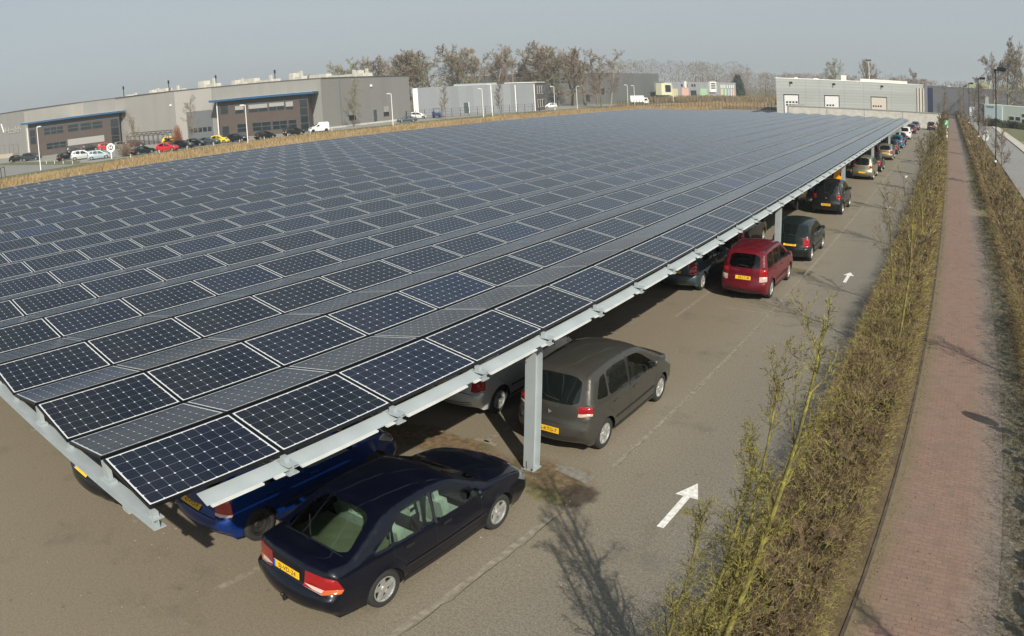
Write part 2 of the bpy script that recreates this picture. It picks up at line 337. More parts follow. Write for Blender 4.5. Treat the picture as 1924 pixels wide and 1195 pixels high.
def psize(t):
    p = panel_xform(*t).translation; d = (p-CAM).length; v = (p-CAM).normalized(); nrm = panel_xform(*t).col[2].xyz
    vis = 1 if (p.x > -20-(p.y*1.2) and p.y*1.0 > -1) else .01
    az = math.degrees(math.atan2(-(p.x-CAM.x), p.y-CAM.y)); vis = 1 if az < 70 else .01
    return vis*abs(v.dot(nrm))/d**2
allp.sort(key=lambda t: -psize(t)); near, far = allp[:99], allp[99:]
near_set = set(near)
for t_ in near:
    r_ = random.Random(t_[0]*977+t_[1]*31+t_[2]*7); o = link('solar_panel', pms[min(4, int(abs(r_.gauss(0,1))*1.7))], canopy); o.matrix_local = panel_xform(*t_)
b = MB(); tv = []
for t_ in far:
    M = panel_xform(*t_); b.add([M @ Vector(v) for v in pb.v], pb.f[:6], 0); b.add([M @ Vector(v) for v in pb.v[8:12]], [(0,1,2,3)], 1)
    r_ = random.Random(t_[0]*977+t_[1]*31+t_[2]*7); tv += [tones[min(4, int(abs(r_.gauss(0,1))*1.7))]]*7
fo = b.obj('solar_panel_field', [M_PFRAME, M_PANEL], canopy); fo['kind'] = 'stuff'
panel_uv(fo.data, [p for p in fo.data.polygons if p.material_index == 1])
a = fo.data.attributes.new('tone', 'FLOAT', 'FACE'); a.data.foreach_set('value', tv)
XL = -PITCH*NR
def ibeam_x(b, x0, x1, y, zt, h=.125, wd=.15, tf=.014, tw=.010):     # I section along x, top at zt
    b.box(x0,y-wd/2,zt-tf, x1,y+wd/2,zt); b.box(x0,y-wd/2,zt-h, x1,y+wd/2,zt-h+tf); b.box(x0,y-tw/2,zt-h+tf, x1,y+tw/2,zt-tf)
def ibeam_y(b, y0, y1, x, zt, h=.24, wd=.20, tf=.016, tw=.010):
    b.box(x-wd/2,y0,zt-tf, x+wd/2,y1,zt); b.box(x-wd/2,y0,zt-h, x+wd/2,y1,zt-h+tf); b.box(x-tw/2,y0,zt-h+tf, x+tw/2,y1,zt-tf)
ZB = 2.505
for j in range(NJ+1):
    b = MB(); y = j*PL+(.035 if j == 0 else 0)
    ibeam_x(b, XL-.1, .16 if j else .085, y, ZB-.005)
    for n in range(NR if j < 8 else 3):                          # brackets holding the valley and the ridge of each row
        b.box(-PITCH*n-.03, y-.035, ZB-.004, -PITCH*n+.05, y+.035, H0-.052)
        b.box(-PITCH*n-PX-.07, y-.03, ZB-.004, -PITCH*n-PX+.05, y+.03, H0+RZ-.055); b.box(-PITCH*n-PX-.12, y-.05, ZB-.004, -PITCH*n-PX+.12, y+.05, ZB+.03)
    if j == 0: b.box(-.66,y-.07,ZB-.20,-.52,y+.07,ZB-.131)
    b.obj('cross_beam', M_GALV, canopy)
b = MB()       # eaves channel along the drive side: sloping web and a bottom flange coloured as if sunlit
ze = 2.50; y0e, y1e = .62, NJ*PL
b.add([(-.08,y0e,ze+.0),(.11,y0e,ze-.075),(.112,y0e,ze-.070),(-.078,y0e,ze+.005),(-.08,y1e,ze+.0),(.11,y1e,ze-.075),(.112,y1e,ze-.070),(-.078,y1e,ze+.005)],
      [(0,1,5,4),(2,3,7,6),(1,2,6,5),(3,0,4,7),(0,3,2,1),(4,5,6,7)])
b.obj('eaves_gutter', M_GALV, canopy)
for j in range(NJ):
    b = MB(); b.box(.1125, j*PL+(.66 if j == 0 else .13), ze-.09, .155, j*PL+PL-.42, ze-.068); b.box(.1125, j*PL+PL-.26, ze-.09, .155, j*PL+PL-.12, ze-.068)  # lit stretches of the flange; the gaps stand for shadow
    if j < 34: b.obj('gutter_lip', M_GALV2, canopy)
b = MB()
for yy in range(0): pass
posts_y = [7.12+16.65*i for i in range(6)]
for xi, xp in enumerate((-.19, -16.2, -31.0, XL+.5)):
    b = MB(); ibeam_y(b, .2 if xi else 3.2, NJ*PL, xp, ZB-.1305, .085); b.obj('main_beam', M_GALV, canopy)
    for yy in posts_y:
        b = MB(); hw = .105
        b.box(xp-hw,yy-hw,0,xp+hw,yy-hw+.018,2.290); b.box(xp-hw,yy+hw-.018,0,xp+hw,yy+hw,2.290); b.box(xp-.007,yy-hw+.018,0,xp+.007,yy+hw-.018,2.290)
        b.box(xp-.13,yy-.13,-.02,xp+.13,yy+.13,.018); b.box(xp-.12,yy-.12,2.275,xp+.12,yy+.12,2.289)
        p_ = b.obj('post', M_GALV, canopy)
        if xi == 0:
            for sx_ in (-1, 1): b = MB(); b.tube((xp+sx_*.09,yy-.118,.018),(xp+sx_*.09,yy-.118,.05),.014,.014,6); b.obj('anchor_bolt', M_TRIMG, p_)
            b = MB(); b.tube((xp-.03,yy-.112,.02),(xp-.035,yy-.112,.17),.006,.006,5); b.obj('earth_wire', M_TRIMG, p_)
# ------------------------------------------------------------------ cars
def glass_car():
    g = NG('car_glass', .03); n = g.n; n.nodes.remove(g.b); out = n.nodes['Material Output']
    tr = n.nodes.new('ShaderNodeBsdfTransparent'); tr.inputs[0].default_value = (.62,.70,.64,1)
    gl = n.nodes.new('ShaderNodeBsdfGlossy'); gl.inputs['Roughness'].default_value = .03; gl.inputs[0].default_value = (1,1,1,1)
    fr = n.nodes.new('ShaderNodeFresnel'); fr.inputs[0].default_value = 1.5
    m = n.nodes.new('ShaderNodeMixShader'); n.links.new(fr.outputs[0], m.inputs[0]); n.links.new(tr.outputs[0], m.inputs[1]); n.links.new(gl.outputs[0], m.inputs[2]); n.links.new(m.outputs[0], out.inputs[0])
    return g.m
M_CGL = glass_car()
M_CGLD = mat('privacy_glass', (.006,.008,.008), .04, spec=.7)
M_TYRE = mat('tyre_rubber', (.018,.018,.018), .85)
M_RIM = mat('alloy_rim', (.50,.50,.48), .35, .7)
M_STEELRIM = mat('black_steel_rim', (.025,.022,.02), .6, .3)
M_TRIM = mat('black_trim', (.012,.012,.013), .55)
M_TAIL = mat('tail_lens', (.27,.005,.008), .12, coat=.8)
M_TAILW = mat('clear_lens', (.50,.36,.31), .15, coat=.8)
M_ORANGE = mat('amber_lens', (.42,.085,.012), .15, coat=.8)
M_HEADL = mat('headlight_lens', (.22,.23,.24), .1, .5, coat=1.)
M_PLATE = mat('yellow_plate', (.80,.46,.02), .45)
M_PBLUE = mat('plate_blue', (.03,.10,.55), .45)
M_INK = mat('plate_ink', (.01,.01,.01), .6)
M_SEAT = mat('dark_seat', (.03,.03,.032), .9)
M_SEATL = mat('light_seat', (.42,.50,.44), .9, vary=.15, scale=8)
M_SHELF = mat('parcel_shelf', (.15,.17,.11), .95, vary=.15, scale=5)
def paint(name, c, metal=.0, rough=.4): return mat('paint_'+name, c, rough, metal, spec=.15, coat=.75)
P_NAVY = paint('navy', (.0013,.0022,.0075)); P_BLUE = paint('blue', (.002,.022,.13), .25); P_SILVER = paint('silver', (.46,.48,.47), .3)
P_GREY = paint('warm_grey', (.056,.053,.046), .35); P_RED = paint('dark_red', (.105,.005,.012)); P_BLACK = paint('black', (.007,.008,.009)); P_DGREEN = paint('dark_green', (.006,.011,.010))
P_DGREY = paint('dark_grey', (.035,.040,.045), .4); P_SLATE = paint('slate', (.06,.085,.10), .45); P_GOLD = paint('champagne', (.24,.23,.175), .5); P_TEAL = paint('teal_blue', (.01,.13,.24), .2)
P_WHITE = paint('white', (.62,.63,.62)); P_PURPLE = paint('dark_purple', (.030,.012,.05)); P_BRIGHTRED = paint('bright_red', (.45,.012,.02)); P_YELLOW = paint('yellow', (.72,.50,.02)); P_LBLUE = paint('pale_silver_blue', (.34,.42,.46), .3); P_BROWN = paint('brown_red', (.05,.018,.014))

# outline: rear bottom, over the roof, to the front bottom: (y, z, crown)
TYPES = {
 'sedan': dict(L=4.44, W=1.70, R=.305, wr=.98, wf=3.53, tumble=.36, belt=.93,
  out=[(.16,.24,.05),(.05,.34,.10),(0,.46,.13),(0,.60,.13),(.05,.635,.11),(.09,.70,.10),(.11,.90,.09),(.15,.985,.08),(.24,1.005,.06),(.44,1.005,.05),(.52,1.02,.05),(1.16,1.325,.05),(1.32,1.365,.045),(1.65,1.395,.04),(2.05,1.395,.04),(2.45,1.355,.045),(2.62,1.305,.05),(3.24,.985,.06),(3.36,.955,.06),(3.8,.88,.06),(4.18,.77,.07),(4.33,.68,.09),(4.40,.58,.12),(4.43,.45,.13),(4.42,.34,.12),(4.30,.22,.05)],
  rear=(10,11,.90,.80), shield=(16,17,.86,.92), win=[[(2.05,.935),(3.02,.900),(2.92,.98),(2.60,1.19),(2.42,1.275),(2.12,1.315)],[(1.22,.955),(1.99,.938),(2.06,1.315),(1.70,1.325),(1.48,1.29),(1.27,1.17)],[(.86,.975),(1.17,.957),(1.22,1.14),(1.10,1.09)]],
  tail=(4,6,.52), tailw=(.20,.09), lf=.26, plate=.80, deckz=.90, bumper=4, head=(20,22,.60), mirror=(2.86,.98)),
 'mpv': dict(L=3.86, W=1.69, R=.30, wr=.64, wf=3.14, tumble=.26, belt=.98,
  out=[(.14,.26,.05),(.04,.34,.09),(0,.48,.12),(.01,.60,.12),(.05,.66,.11),(.07,.80,.11),(.09,1.00,.10),(.30,1.44,.06),(.34,1.475,.05),(.55,1.515,.05),(1.1,1.55,.05),(1.7,1.545,.05),(2.1,1.50,.05),(2.28,1.455,.05),(3.06,1.06,.06),(3.16,1.02,.06),(3.45,.94,.06),(3.66,.82,.08),(3.78,.68,.10),(3.84,.52,.12),(3.85,.38,.12),(3.74,.24,.05)],
  rear=(6,7,.93,.88), shield=(13,14,.90,.95), win=[[(1.60,.965),(2.80,.935),(2.70,1.03),(2.24,1.33),(2.04,1.41),(1.63,1.45)],[(.80,1.00),(1.54,.968),(1.57,1.45),(1.15,1.465),(.82,1.44)],[(.36,1.06),(.74,1.01),(.76,1.43),(.58,1.40)]],
  tail=(5,6,.90), plate=.52, deckz=.95, bumper=3, head=(16,18,.62), mirror=(2.5,1.03)),
 'hatch': dict(L=3.85, W=1.67, R=.29, wr=.66, wf=3.10, tumble=.30, belt=.90,
  out=[(.16,.25,.05),(.05,.33,.09),(0,.45,.12),(0,.56,.12),(.07,.60,.11),(.10,.72,.10),(.14,.93,.09),(.50,1.30,.06),(.60,1.345,.05),(.95,1.40,.05),(1.4,1.43,.05),(1.8,1.425,.05),(2.1,1.38,.05),(2.25,1.33,.05),(2.95,.97,.06),(3.06,.935,.06),(3.4,.86,.06),(3.62,.76,.08),(3.76,.62,.10),(3.83,.48,.12),(3.83,.36,.12),(3.72,.23,.05)],
  rear=(6,7,.92,.86), shield=(13,14,.86,.92), win=[[(1.60,.89),(2.72,.865),(2.60,.97),(2.16,1.235),(1.98,1.305),(1.64,1.335)],[(.68,.935),(1.54,.893),(1.58,1.335),(1.15,1.335),(.84,1.27)]],
  tail=(4,6,.86), plate=.66, deckz=.88, bumper=3, head=(16,18,.60), mirror=(2.5,.96)),
 'estate': dict(L=4.05, W=1.66, R=.30, wr=.72, wf=3.20, tumble=.22, belt=.98, rails=True,
  out=[(.14,.26,.05),(.03,.33,.08),(0,.45,.10),(.01,.58,.10),(.05,.62,.09),(.07,.78,.08),(.09,1.02,.07),(.24,1.40,.05),(.30,1.46,.045),(.6,1.505,.045),(1.3,1.52,.045),(1.9,1.51,.045),(2.2,1.475,.05),(2.34,1.43,.05),(3.02,1.04,.06),(3.15,1.0,.06),(3.55,.92,.06),(3.83,.80,.08),(3.95,.66,.10),(4.02,.50,.11),(4.03,.38,.11),(3.92,.24,.05)],
  rear=(6,7,.94,.90), shield=(13,14,.86,.93), win=[[(1.78,.965),(2.84,.94),(2.74,1.03),(2.32,1.29),(2.15,1.38),(1.82,1.425)],[(1.00,.985),(1.72,.968),(1.76,1.425),(1.02,1.435)],[(.28,1.01),(.94,.988),(.96,1.435),(.42,1.42)]],
  tail=(4,6,.90), lf=.4, plate=.72, deckz=.96, bumper=3, head=(16,18,.60), mirror=(2.58,1.03)),
 'van': dict(L=4.0, W=1.68, R=.29, wr=.70, wf=3.25, tumble=.10, belt=1.05, rails=False,
  out=[(.12,.26,.03),(.02,.33,.04),(0,.45,.04),(.01,.60,.04),(.02,1.0,.04),(.03,1.05,.04),(.04,1.15,.04),(.06,1.60,.04),(.10,1.74,.04),(.3,1.80,.05),(1.2,1.83,.05),(1.9,1.80,.05),(2.1,1.72,.05),(2.22,1.52,.05),(2.95,1.10,.06),(3.1,1.04,.06),(3.5,.95,.06),(3.8,.82,.08),(3.92,.66,.10),(3.98,.50,.11),(3.98,.38,.11),(3.88,.24,.05)],
  rear=(6,7,.80,.80), shield=(13,14,.86,.93), win=[[(1.95,1.04),(2.72,1.02),(2.64,1.08),(2.30,1.32),(2.18,1.42),(1.98,1.42)]],
  tail=(4,5,.84), plate=.6, deckz=1.0, bumper=3, head=(16,18,.60), mirror=(2.62,1.08)),
}
def smooth01(x): x = min(1., max(0., x)); return x*x*(3-2*x)
def chaikin(p, it=2, k=.18):
    for _ in range(it):
        q = []
        for i in range(len(p)):
            a, c = p[i], p[(i+1) % len(p)]; q += [(a[0]*(1-k)+c[0]*k, a[1]*(1-k)+c[1]*k), (a[0]*k+c[0]*(1-k), a[1]*k+c[1]*(1-k))]
        p = q
    return p
def catmull(P, step):
    out = []; marks = []
    for i in range(len(P)-1):
        p0 = P[max(0,i-1)]; p1 = P[i]; p2 = P[i+1]; p3 = P[min(len(P)-1,i+2)]
        d = math.hypot(p2[0]-p1[0], p2[1]-p1[1]); n = max(1, round(d/step)); marks.append(len(out))
        for k in range(n):
            t = k/n; v = []
            for c in range(3):
                m1 = (p2[c]-p0[c])*.5; m2 = (p3[c]-p1[c])*.5
                l1 = math.hypot(p1[0]-p0[0], p1[1]-p0[1]) or d; l3 = math.hypot(p3[0]-p2[0], p3[1]-p2[1]) or d
                m1 *= min(1, 2*d/(l1+d))*.8; m2 *= min(1, 2*d/(l3+d))*.8
                v.append((2*t**3-3*t*t+1)*p1[c]+(t**3-2*t*t+t)*m1+(-2*t**3+3*t*t)*p2[c]+(t**3-t*t)*m2)
            out.append(tuple(v))
    marks.append(len(out)); out.append(P[-1]); return out, marks
def cdt(outer, feats, grid):
    vs = []; fc = []; 
    def addp(poly): o = len(vs); vs.extend(Vector(p) for p in poly); fc.append(list(range(o, o+len(poly))))
    addp(outer)
    for f in feats: addp(f)
    vs.extend(Vector(p) for p in grid)
    V, E, F, ov, oe, of = delaunay_2d_cdt(vs, [], fc, 1, 1e-4)
    tag_ = []
    for f in F:
        cx = sum(V[i].x for i in f)/len(f); cy = sum(V[i].y for i in f)/len(f); t = 0
        for k, q in enumerate(feats):
            if inpoly((cx, cy), q): t = k+1
        tag_.append(t)
    return V, F, tag_
def inpoly(p, poly):
    x, y = p; c = False; j = len(poly)-1
    for i in range(len(poly)):
        if (poly[i][1] > y) != (poly[j][1] > y) and x < (poly[j][0]-poly[i][0])*(y-poly[i][1])/(poly[j][1]-poly[i][1])+poly[i][0]: c = not c
        j = i
    return c
CARMESH = {}
def car_geometry(kind, gs=.085):
    if kind in CARMESH: return CARMESH[kind]
    T = TYPES[kind]; L, W, RR = T['L'], T['W'], T['R']; C, mk_ = catmull(T['out'], .075)
    n = len(C); S = [0.]
    for i in range(1, n): S.append(S[-1]+math.hypot(C[i][0]-C[i-1][0], C[i][1]-C[i-1][1]))
    parts = {}
    def bucket(k): return parts.setdefault(k, MB())
    belt = T['belt']
    def rad(y): e = abs(y-L/2)/(L/2); return .06+.11*smooth01((e-.80)/.2)
    def X(y, z):
        e = abs(y-L/2)/(L/2); h = W/2*(1-.035*e**2-.055*e**5)
        x = h-.05*smooth01((.42-z)/.3)-.012*smooth01((z-.62)/.3)
        if z > belt-.03: x -= .022*smooth01((z-belt+.03)/.06)+T['tumble']*max(0, z-belt)+.10*max(0, z-belt)**2
        else: x += .010*math.exp(-((z-.60)/.10)**2)-.010*math.exp(-((z-.80)/.06)**2)*.4
        for yw in (T['wr'], T['wf']):
            d = math.hypot(y-yw, z-RR)-(RR+.05); x += .018*math.exp(-(d/.05)**2) if d < .2 else 0
        return x
    segs = [(C[i][0],C[i][1],C[i+1][0],C[i+1][1]) for i in range(n-1)]
    def dist(y, z):
        b_ = 9.
        for a, c, e, f in segs:
            dx, dy = e-a, f-c; t = ((y-a)*dx+(z-c)*dy)/(dx*dx+dy*dy+1e-12); t = min(1, max(0, t)); b_ = min(b_, (y-a-t*dx)**2+(z-c-t*dy)**2)
        return math.sqrt(b_)
    def sideX(y, z, d=None):
        d = dist(y, z) if d is None else d; r = rad(y); x = X(y, z)
        if d < r: x -= r-math.sqrt(max(0, r*r-(r-d)**2))
        return x
    # bottom path with wheel arches, front to rear
    zb = .21; bot = []; ra = RR+.045
    def arch(yw):
        h = math.sqrt(ra*ra-(RR-zb)**2); a0 = math.atan2(zb-RR, h); res = []
        for k in range(15): t = a0+(math.pi-2*a0)*k/14; res.append((yw+ra*math.cos(t), RR+ra*math.sin(t)))
        return res
    bot = [(x, zb) for x in np.linspace(C[-1][0]-.05, T['wf']+ra+.06, 4)]+arch(T['wf'])+[(x, zb) for x in np.linspace(T['wf']-ra-.08, T['wr']+ra+.08, 18)]+arch(T['wr'])+[(x, zb) for x in np.linspace(T['wr']-ra-.04, C[0][0]+.05, 3)]
    outer = [(c[0], c[1]) for c in C]+bot
    wins = [chaikin(w_, 2, .10) for w_ in T['win']]
    s5, s6 = T['tail'][0], T['tail'][1]; ztl, zth = C[mk_[s5]][1]+.02, C[mk_[s6]][1]-.02
    rb = T['bumper']
    inner = []
    for i in range(n):
        a = C[max(0,i-1)]; c = C[min(n-1,i+1)]; tx, tz = c[0]-a[0], c[1]-a[1]; l = math.hypot(tx, tz) or 1; nx, nz = tz/l, -tx/l
        r = rad(C[i][0])
        for f in (.08,.3,.65,1.): inner.append((C[i][0]+nx*r*f, C[i][1]+nz*r*f))
    tw = T.get('tailw', (.12,.09)); km = mk_[s5]+max(1, round((mk_[s6]-mk_[s5])*T.get('lf', .26))); zm = C[km][1]
    tl = [(C[i][0], C[i][1]) for i in range(mk_[s6], km-1, -1)]+[(C[km][0]+tw[0]*.95, zm), (C[mk_[s6]][0]+tw[1], zth)]
    tl2 = [(C[i][0], C[i][1]) for i in range(km, mk_[s5]-1, -1)]+[(C[mk_[s5]][0]+tw[0]*.9, ztl), (C[km][0]+tw[0]*.95, zm)]
    yh0 = C[mk_[T['head'][0]]]; yh1 = C[mk_[T['head'][1]]]
    hl = [(C[i][0], C[i][1]) for i in range(mk_[T['head'][1]], mk_[T['head'][0]]-1, -1)]+[(yh0[0]-.12, yh0[1]-.09), (yh1[0]-.16, yh1[1]-.01)]
    bump = [(0.0,.40),(T['wr']-ra-.02,.40),(T['wr']-ra-.02,.455),(0.0,.455)]
    feats = wins+[tl, hl, tl2]
    grid = [(y, z) for y in np.arange(.05, L, gs) for z in np.arange(.25, 1.9, gs)]+inner
    grid = [p for p in grid if inpoly(p, outer) and dist(*p) > .003]
    V, F, O = cdt(outer, feats, grid)
    names = ['body']+['window%d' % i for i in range(len(wins))]+['tail_light', 'headlight', 'lens']
    P3 = [(sideX(v.x, v.y), v.x, v.y) for v in V]
    for f, o in zip(F, O):
        nm = names[o]
        for sgn in (1, -1):
            key = nm+('R' if sgn > 0 else 'L') if nm != 'body' else 'body'
            vs = [(sgn*P3[i][0], P3[i][1], P3[i][2]) for i in f]
            # orientation: outward
            a, b_, c = Vector(vs[0]), Vector(vs[1]), Vector(vs[2]); nn = (b_-a).cross(c-a)
            if nn.x*sgn < 0: vs.reverse()
            bucket(key).add(vs, [tuple(range(len(vs)))], 0)
    # strip over the outline
    xe = [max(.05, sideX(C[i][0], C[i][1], 0.)) for i in range(n)]
    def lerp(arr, s):
        k = min(n-2, max(0, int(np.searchsorted(S, s)-1))); t = (s-S[k])/(S[k+1]-S[k]+1e-12); return k, min(1, max(0, t))
    def Cs(s):
        k, t = lerp(S, s); a, c = C[k], C[k+1]; y = a[0]*(1-t)+c[0]*t; z = a[1]*(1-t)+c[1]*t; cr_ = a[2]*(1-t)+c[2]*t; x = xe[k]*(1-t)+xe[k+1]*t
        def nr(i): p = C[max(0,i-1)]; q = C[min(n-1,i+1)]; tx, tz = q[0]-p[0], q[1]-p[1]; l = math.hypot(tx,tz); return -tz/l, tx/l
        n0 = nr(k); n1 = nr(k+1); return y, z, x, cr_, n0[0]*(1-t)+n1[0]*t, n0[1]*(1-t)+n1[1]*t
    def SP(v, s): y, z, x, c, ny, nz = Cs(s); q = c*(1-abs(v)**2.2); return Vector((v*x, y+ny*q, z+nz*q))
    K = .72
    outer2 = [(-K, s) for s in S]+[(v*K, S[-1]) for v in np.linspace(-1, 1, 12)[1:-1]]+[(K, s) for s in reversed(S)]+[(v*K, S[0]) for v in np.linspace(1, -1, 12)[1:-1]]
    sm = [S[min(n-1, i)] for i in mk_]
    def band(i0, i1, v0, v1, m0=.03, m1=.03): a, c = sm[i0]+m0, sm[i1]-m1; return [(-v0*K, a), (v0*K, a), (v1*K, c), (-v1*K, c)]
    gl = [chaikin(band(T['rear'][0], T['rear'][1], T['rear'][2], T['rear'][3], -.01, .0), 3, .13), chaikin(band(T['shield'][0], T['shield'][1], T['shield'][2], T['shield'][3], .01, .01), 2, .10)]
    ts0, ts1, tv = sm[s5], sm[s6], T['tail'][2]
    tls = [[(sg*tv*K, S[km])]+[(sg*K, S[i]) for i in range(km, mk_[s6]+1)]+[(sg*tv*K+sg*.02, ts1)] for sg in (-1, 1)]; tl2s = [[(sg*tv*K, ts0)]+[(sg*K, S[i]) for i in range(mk_[s5], km+1)]+[(sg*tv*K, S[km])] for sg in (-1, 1)]
    hs0, hs1, hv = sm[T['head'][0]], sm[T['head'][1]], T['head'][2]
    hls = [[(sg*(hv+.1)*K, hs0)]+[(sg*K, S[i]) for i in range(mk_[T['head'][0]], mk_[T['head'][1]]+1)]+[(sg*hv*K, hs1)] for sg in (-1, 1)]
    g2 = [(v*K, s) for s in np.arange(.04, S[-1], .075) for v in np.linspace(-.96, .96, 15)]
    V, F, O = cdt(outer2, gl+tls+hls+tl2s, g2); names = ['body','rear_window','windscreen','tail_lightL','tail_lightR','headlightL','headlightR','lensL','lensR']
    P3 = [SP(v.x/K, v.y) for v in V]
    for f, o in zip(F, O):
        vs = [P3[i] for i in f]; nn = (vs[1]-vs[0]).cross(vs[2]-vs[0]); y, z, x, c, ny, nz = Cs(sum(V[i].y for i in f)/len(f))
        if nn.y*ny+nn.z*nz < 0: vs.reverse()
        bucket({'tail_lightL':'tail_lightL','tail_lightR':'tail_lightR'}.get(names[o], names[o])).add(vs, [tuple(range(len(vs)))], 0)
    # dark underbody and floor
    ub = MB(); ub.box(-W/2+.20,.25,.20,W/2-.20,L-.25,.42); ub.box(-W/2+.07,T['wr']+ra+.02,.22,W/2-.07,T['wf']-ra-.02,.40)
    sp = None
    for s in np.arange(sm[s5]-.5, sm[s6], .01):
        if s > 0 and SP(0, s).z >= T['plate']: sp = s; break
    p0 = SP(0, sp); p1 = SP(0, sp+.02); tdir = (p1-p0).normalized(); ny = Vector((0,-tdir.z,tdir.y))
    M = Matrix(((1,tdir.x,ny.x,p0.x),(0,tdir.y,ny.y,p0.y),(0,tdir.z,ny.z,p0.z),(0,0,0,1)))
    res = dict(parts=parts, ub=ub, T=T, plateM=M, SP=SP, X=X, sideX=sideX, sm=sm, ra=ra, S=S, n=n, C=C); CARMESH[kind] = res; return res
def finish(mb, name, mats, merge=True):
    me = mb.mesh(name, mats, True)
    import bmesh
    bm = bmesh.new(); bm.from_mesh(me); bmesh.ops.remove_doubles(bm, verts=bm.verts, dist=.0015); bm.to_mesh(me); bm.free()
    me.polygons.foreach_set('use_smooth', [True]*len(me.polygons)); me.update(); return me
def wheel_meshes(RR, style):
    wd = .19; b = MB(); ri = RR*.66
    b.lathe([(-wd/2+.015,ri),(-wd/2,ri+.02),(-wd/2,RR-.03),(-wd/2+.02,RR-.006),(-wd/2+.05,RR),(wd/2-.05,RR),(wd/2-.02,RR-.006),(wd/2,RR-.03),(wd/2,ri+.02),(wd/2-.015,ri)], 32)
    ty = b.mesh('wheel', [M_TYRE], True)
    r = MB(); rm = M_RIM
    r.lathe([(wd/2-.01,ri+.004),(wd/2-.006,ri-.012),(wd/2-.03,ri-.02),(-.02,ri-.03)], 32)
    r.lathe([(.01,ri),(.01,.0001)], 24, mi=1)
    if style == 'steel':
        rm = M_STEELRIM; r.lathe([(.03,ri-.02),(.05,ri*.75),(.035,ri*.45),(.06,ri*.3),(.055,.0001)], 24)
    else:
        ns = 5 if style == 'five' else 8
        for i in range(ns):
            t = 2*math.pi*i/ns; M = Matrix.Rotation(t, 4, 'X'); w0, w1 = (.034,.024) if ns == 5 else (.02,.022)
            vs = [M @ Vector(p) for p in ((.062,-w0,.02),(.062,w0,.02),(.078,w1,ri-.012),(.078,-w1,ri-.012),(.03,-w0-.008,.02),(.03,w0+.008,.02),(.045,w1+.008,ri-.012),(.045,-w1-.008,ri-.012))]
            r.add(vs, [(3,2,1,0),(0,1,5,4),(1,2,6,5),(2,3,7,6),(3,0,4,7)])
        r.lathe([(.03,.055),(.075,.05),(.08,.03),(.082,.0001)], 16)
    return ty, r.mesh('rim', [rm, M_TRIM], False)
CARPROTO = {}
def seats_mesh(T, m_, root, mi=0):
    H_ = max(c[1] for c in T['out']); yr = T['wr']+.55
    def seat(x0, x1, y, zt, hr, nm='seat'):
        b = MB()
        b.box(x0,y,.36,x1,y+.5,.56,mi); M = Matrix.Translation((0,y+.06,.5)) @ Matrix.Rotation(R(-14),4,'X') if False else Matrix.Translation((0,y+.08,.5)) @ Matrix.Rotation(R(14),4,'X')
        b.box(x0,-.07,0,x1,.07,zt-.5,mi,M)
        for h0, h1 in hr: b.box(h0,-.05,zt-.5-.01,h1,.05,zt-.5+.17,mi,M)
        b.obj(nm, m_, root)
    seat(-.62,-.10,yr+.95,H_-.38,[(-.50,-.22)]); seat(.10,.62,yr+.95,H_-.38,[(.22,.50)])
    seat(-.64,.64,yr,H_-.42,[(-.52,-.24),(-.13,.13),(.24,.52)], 'rear_seat')
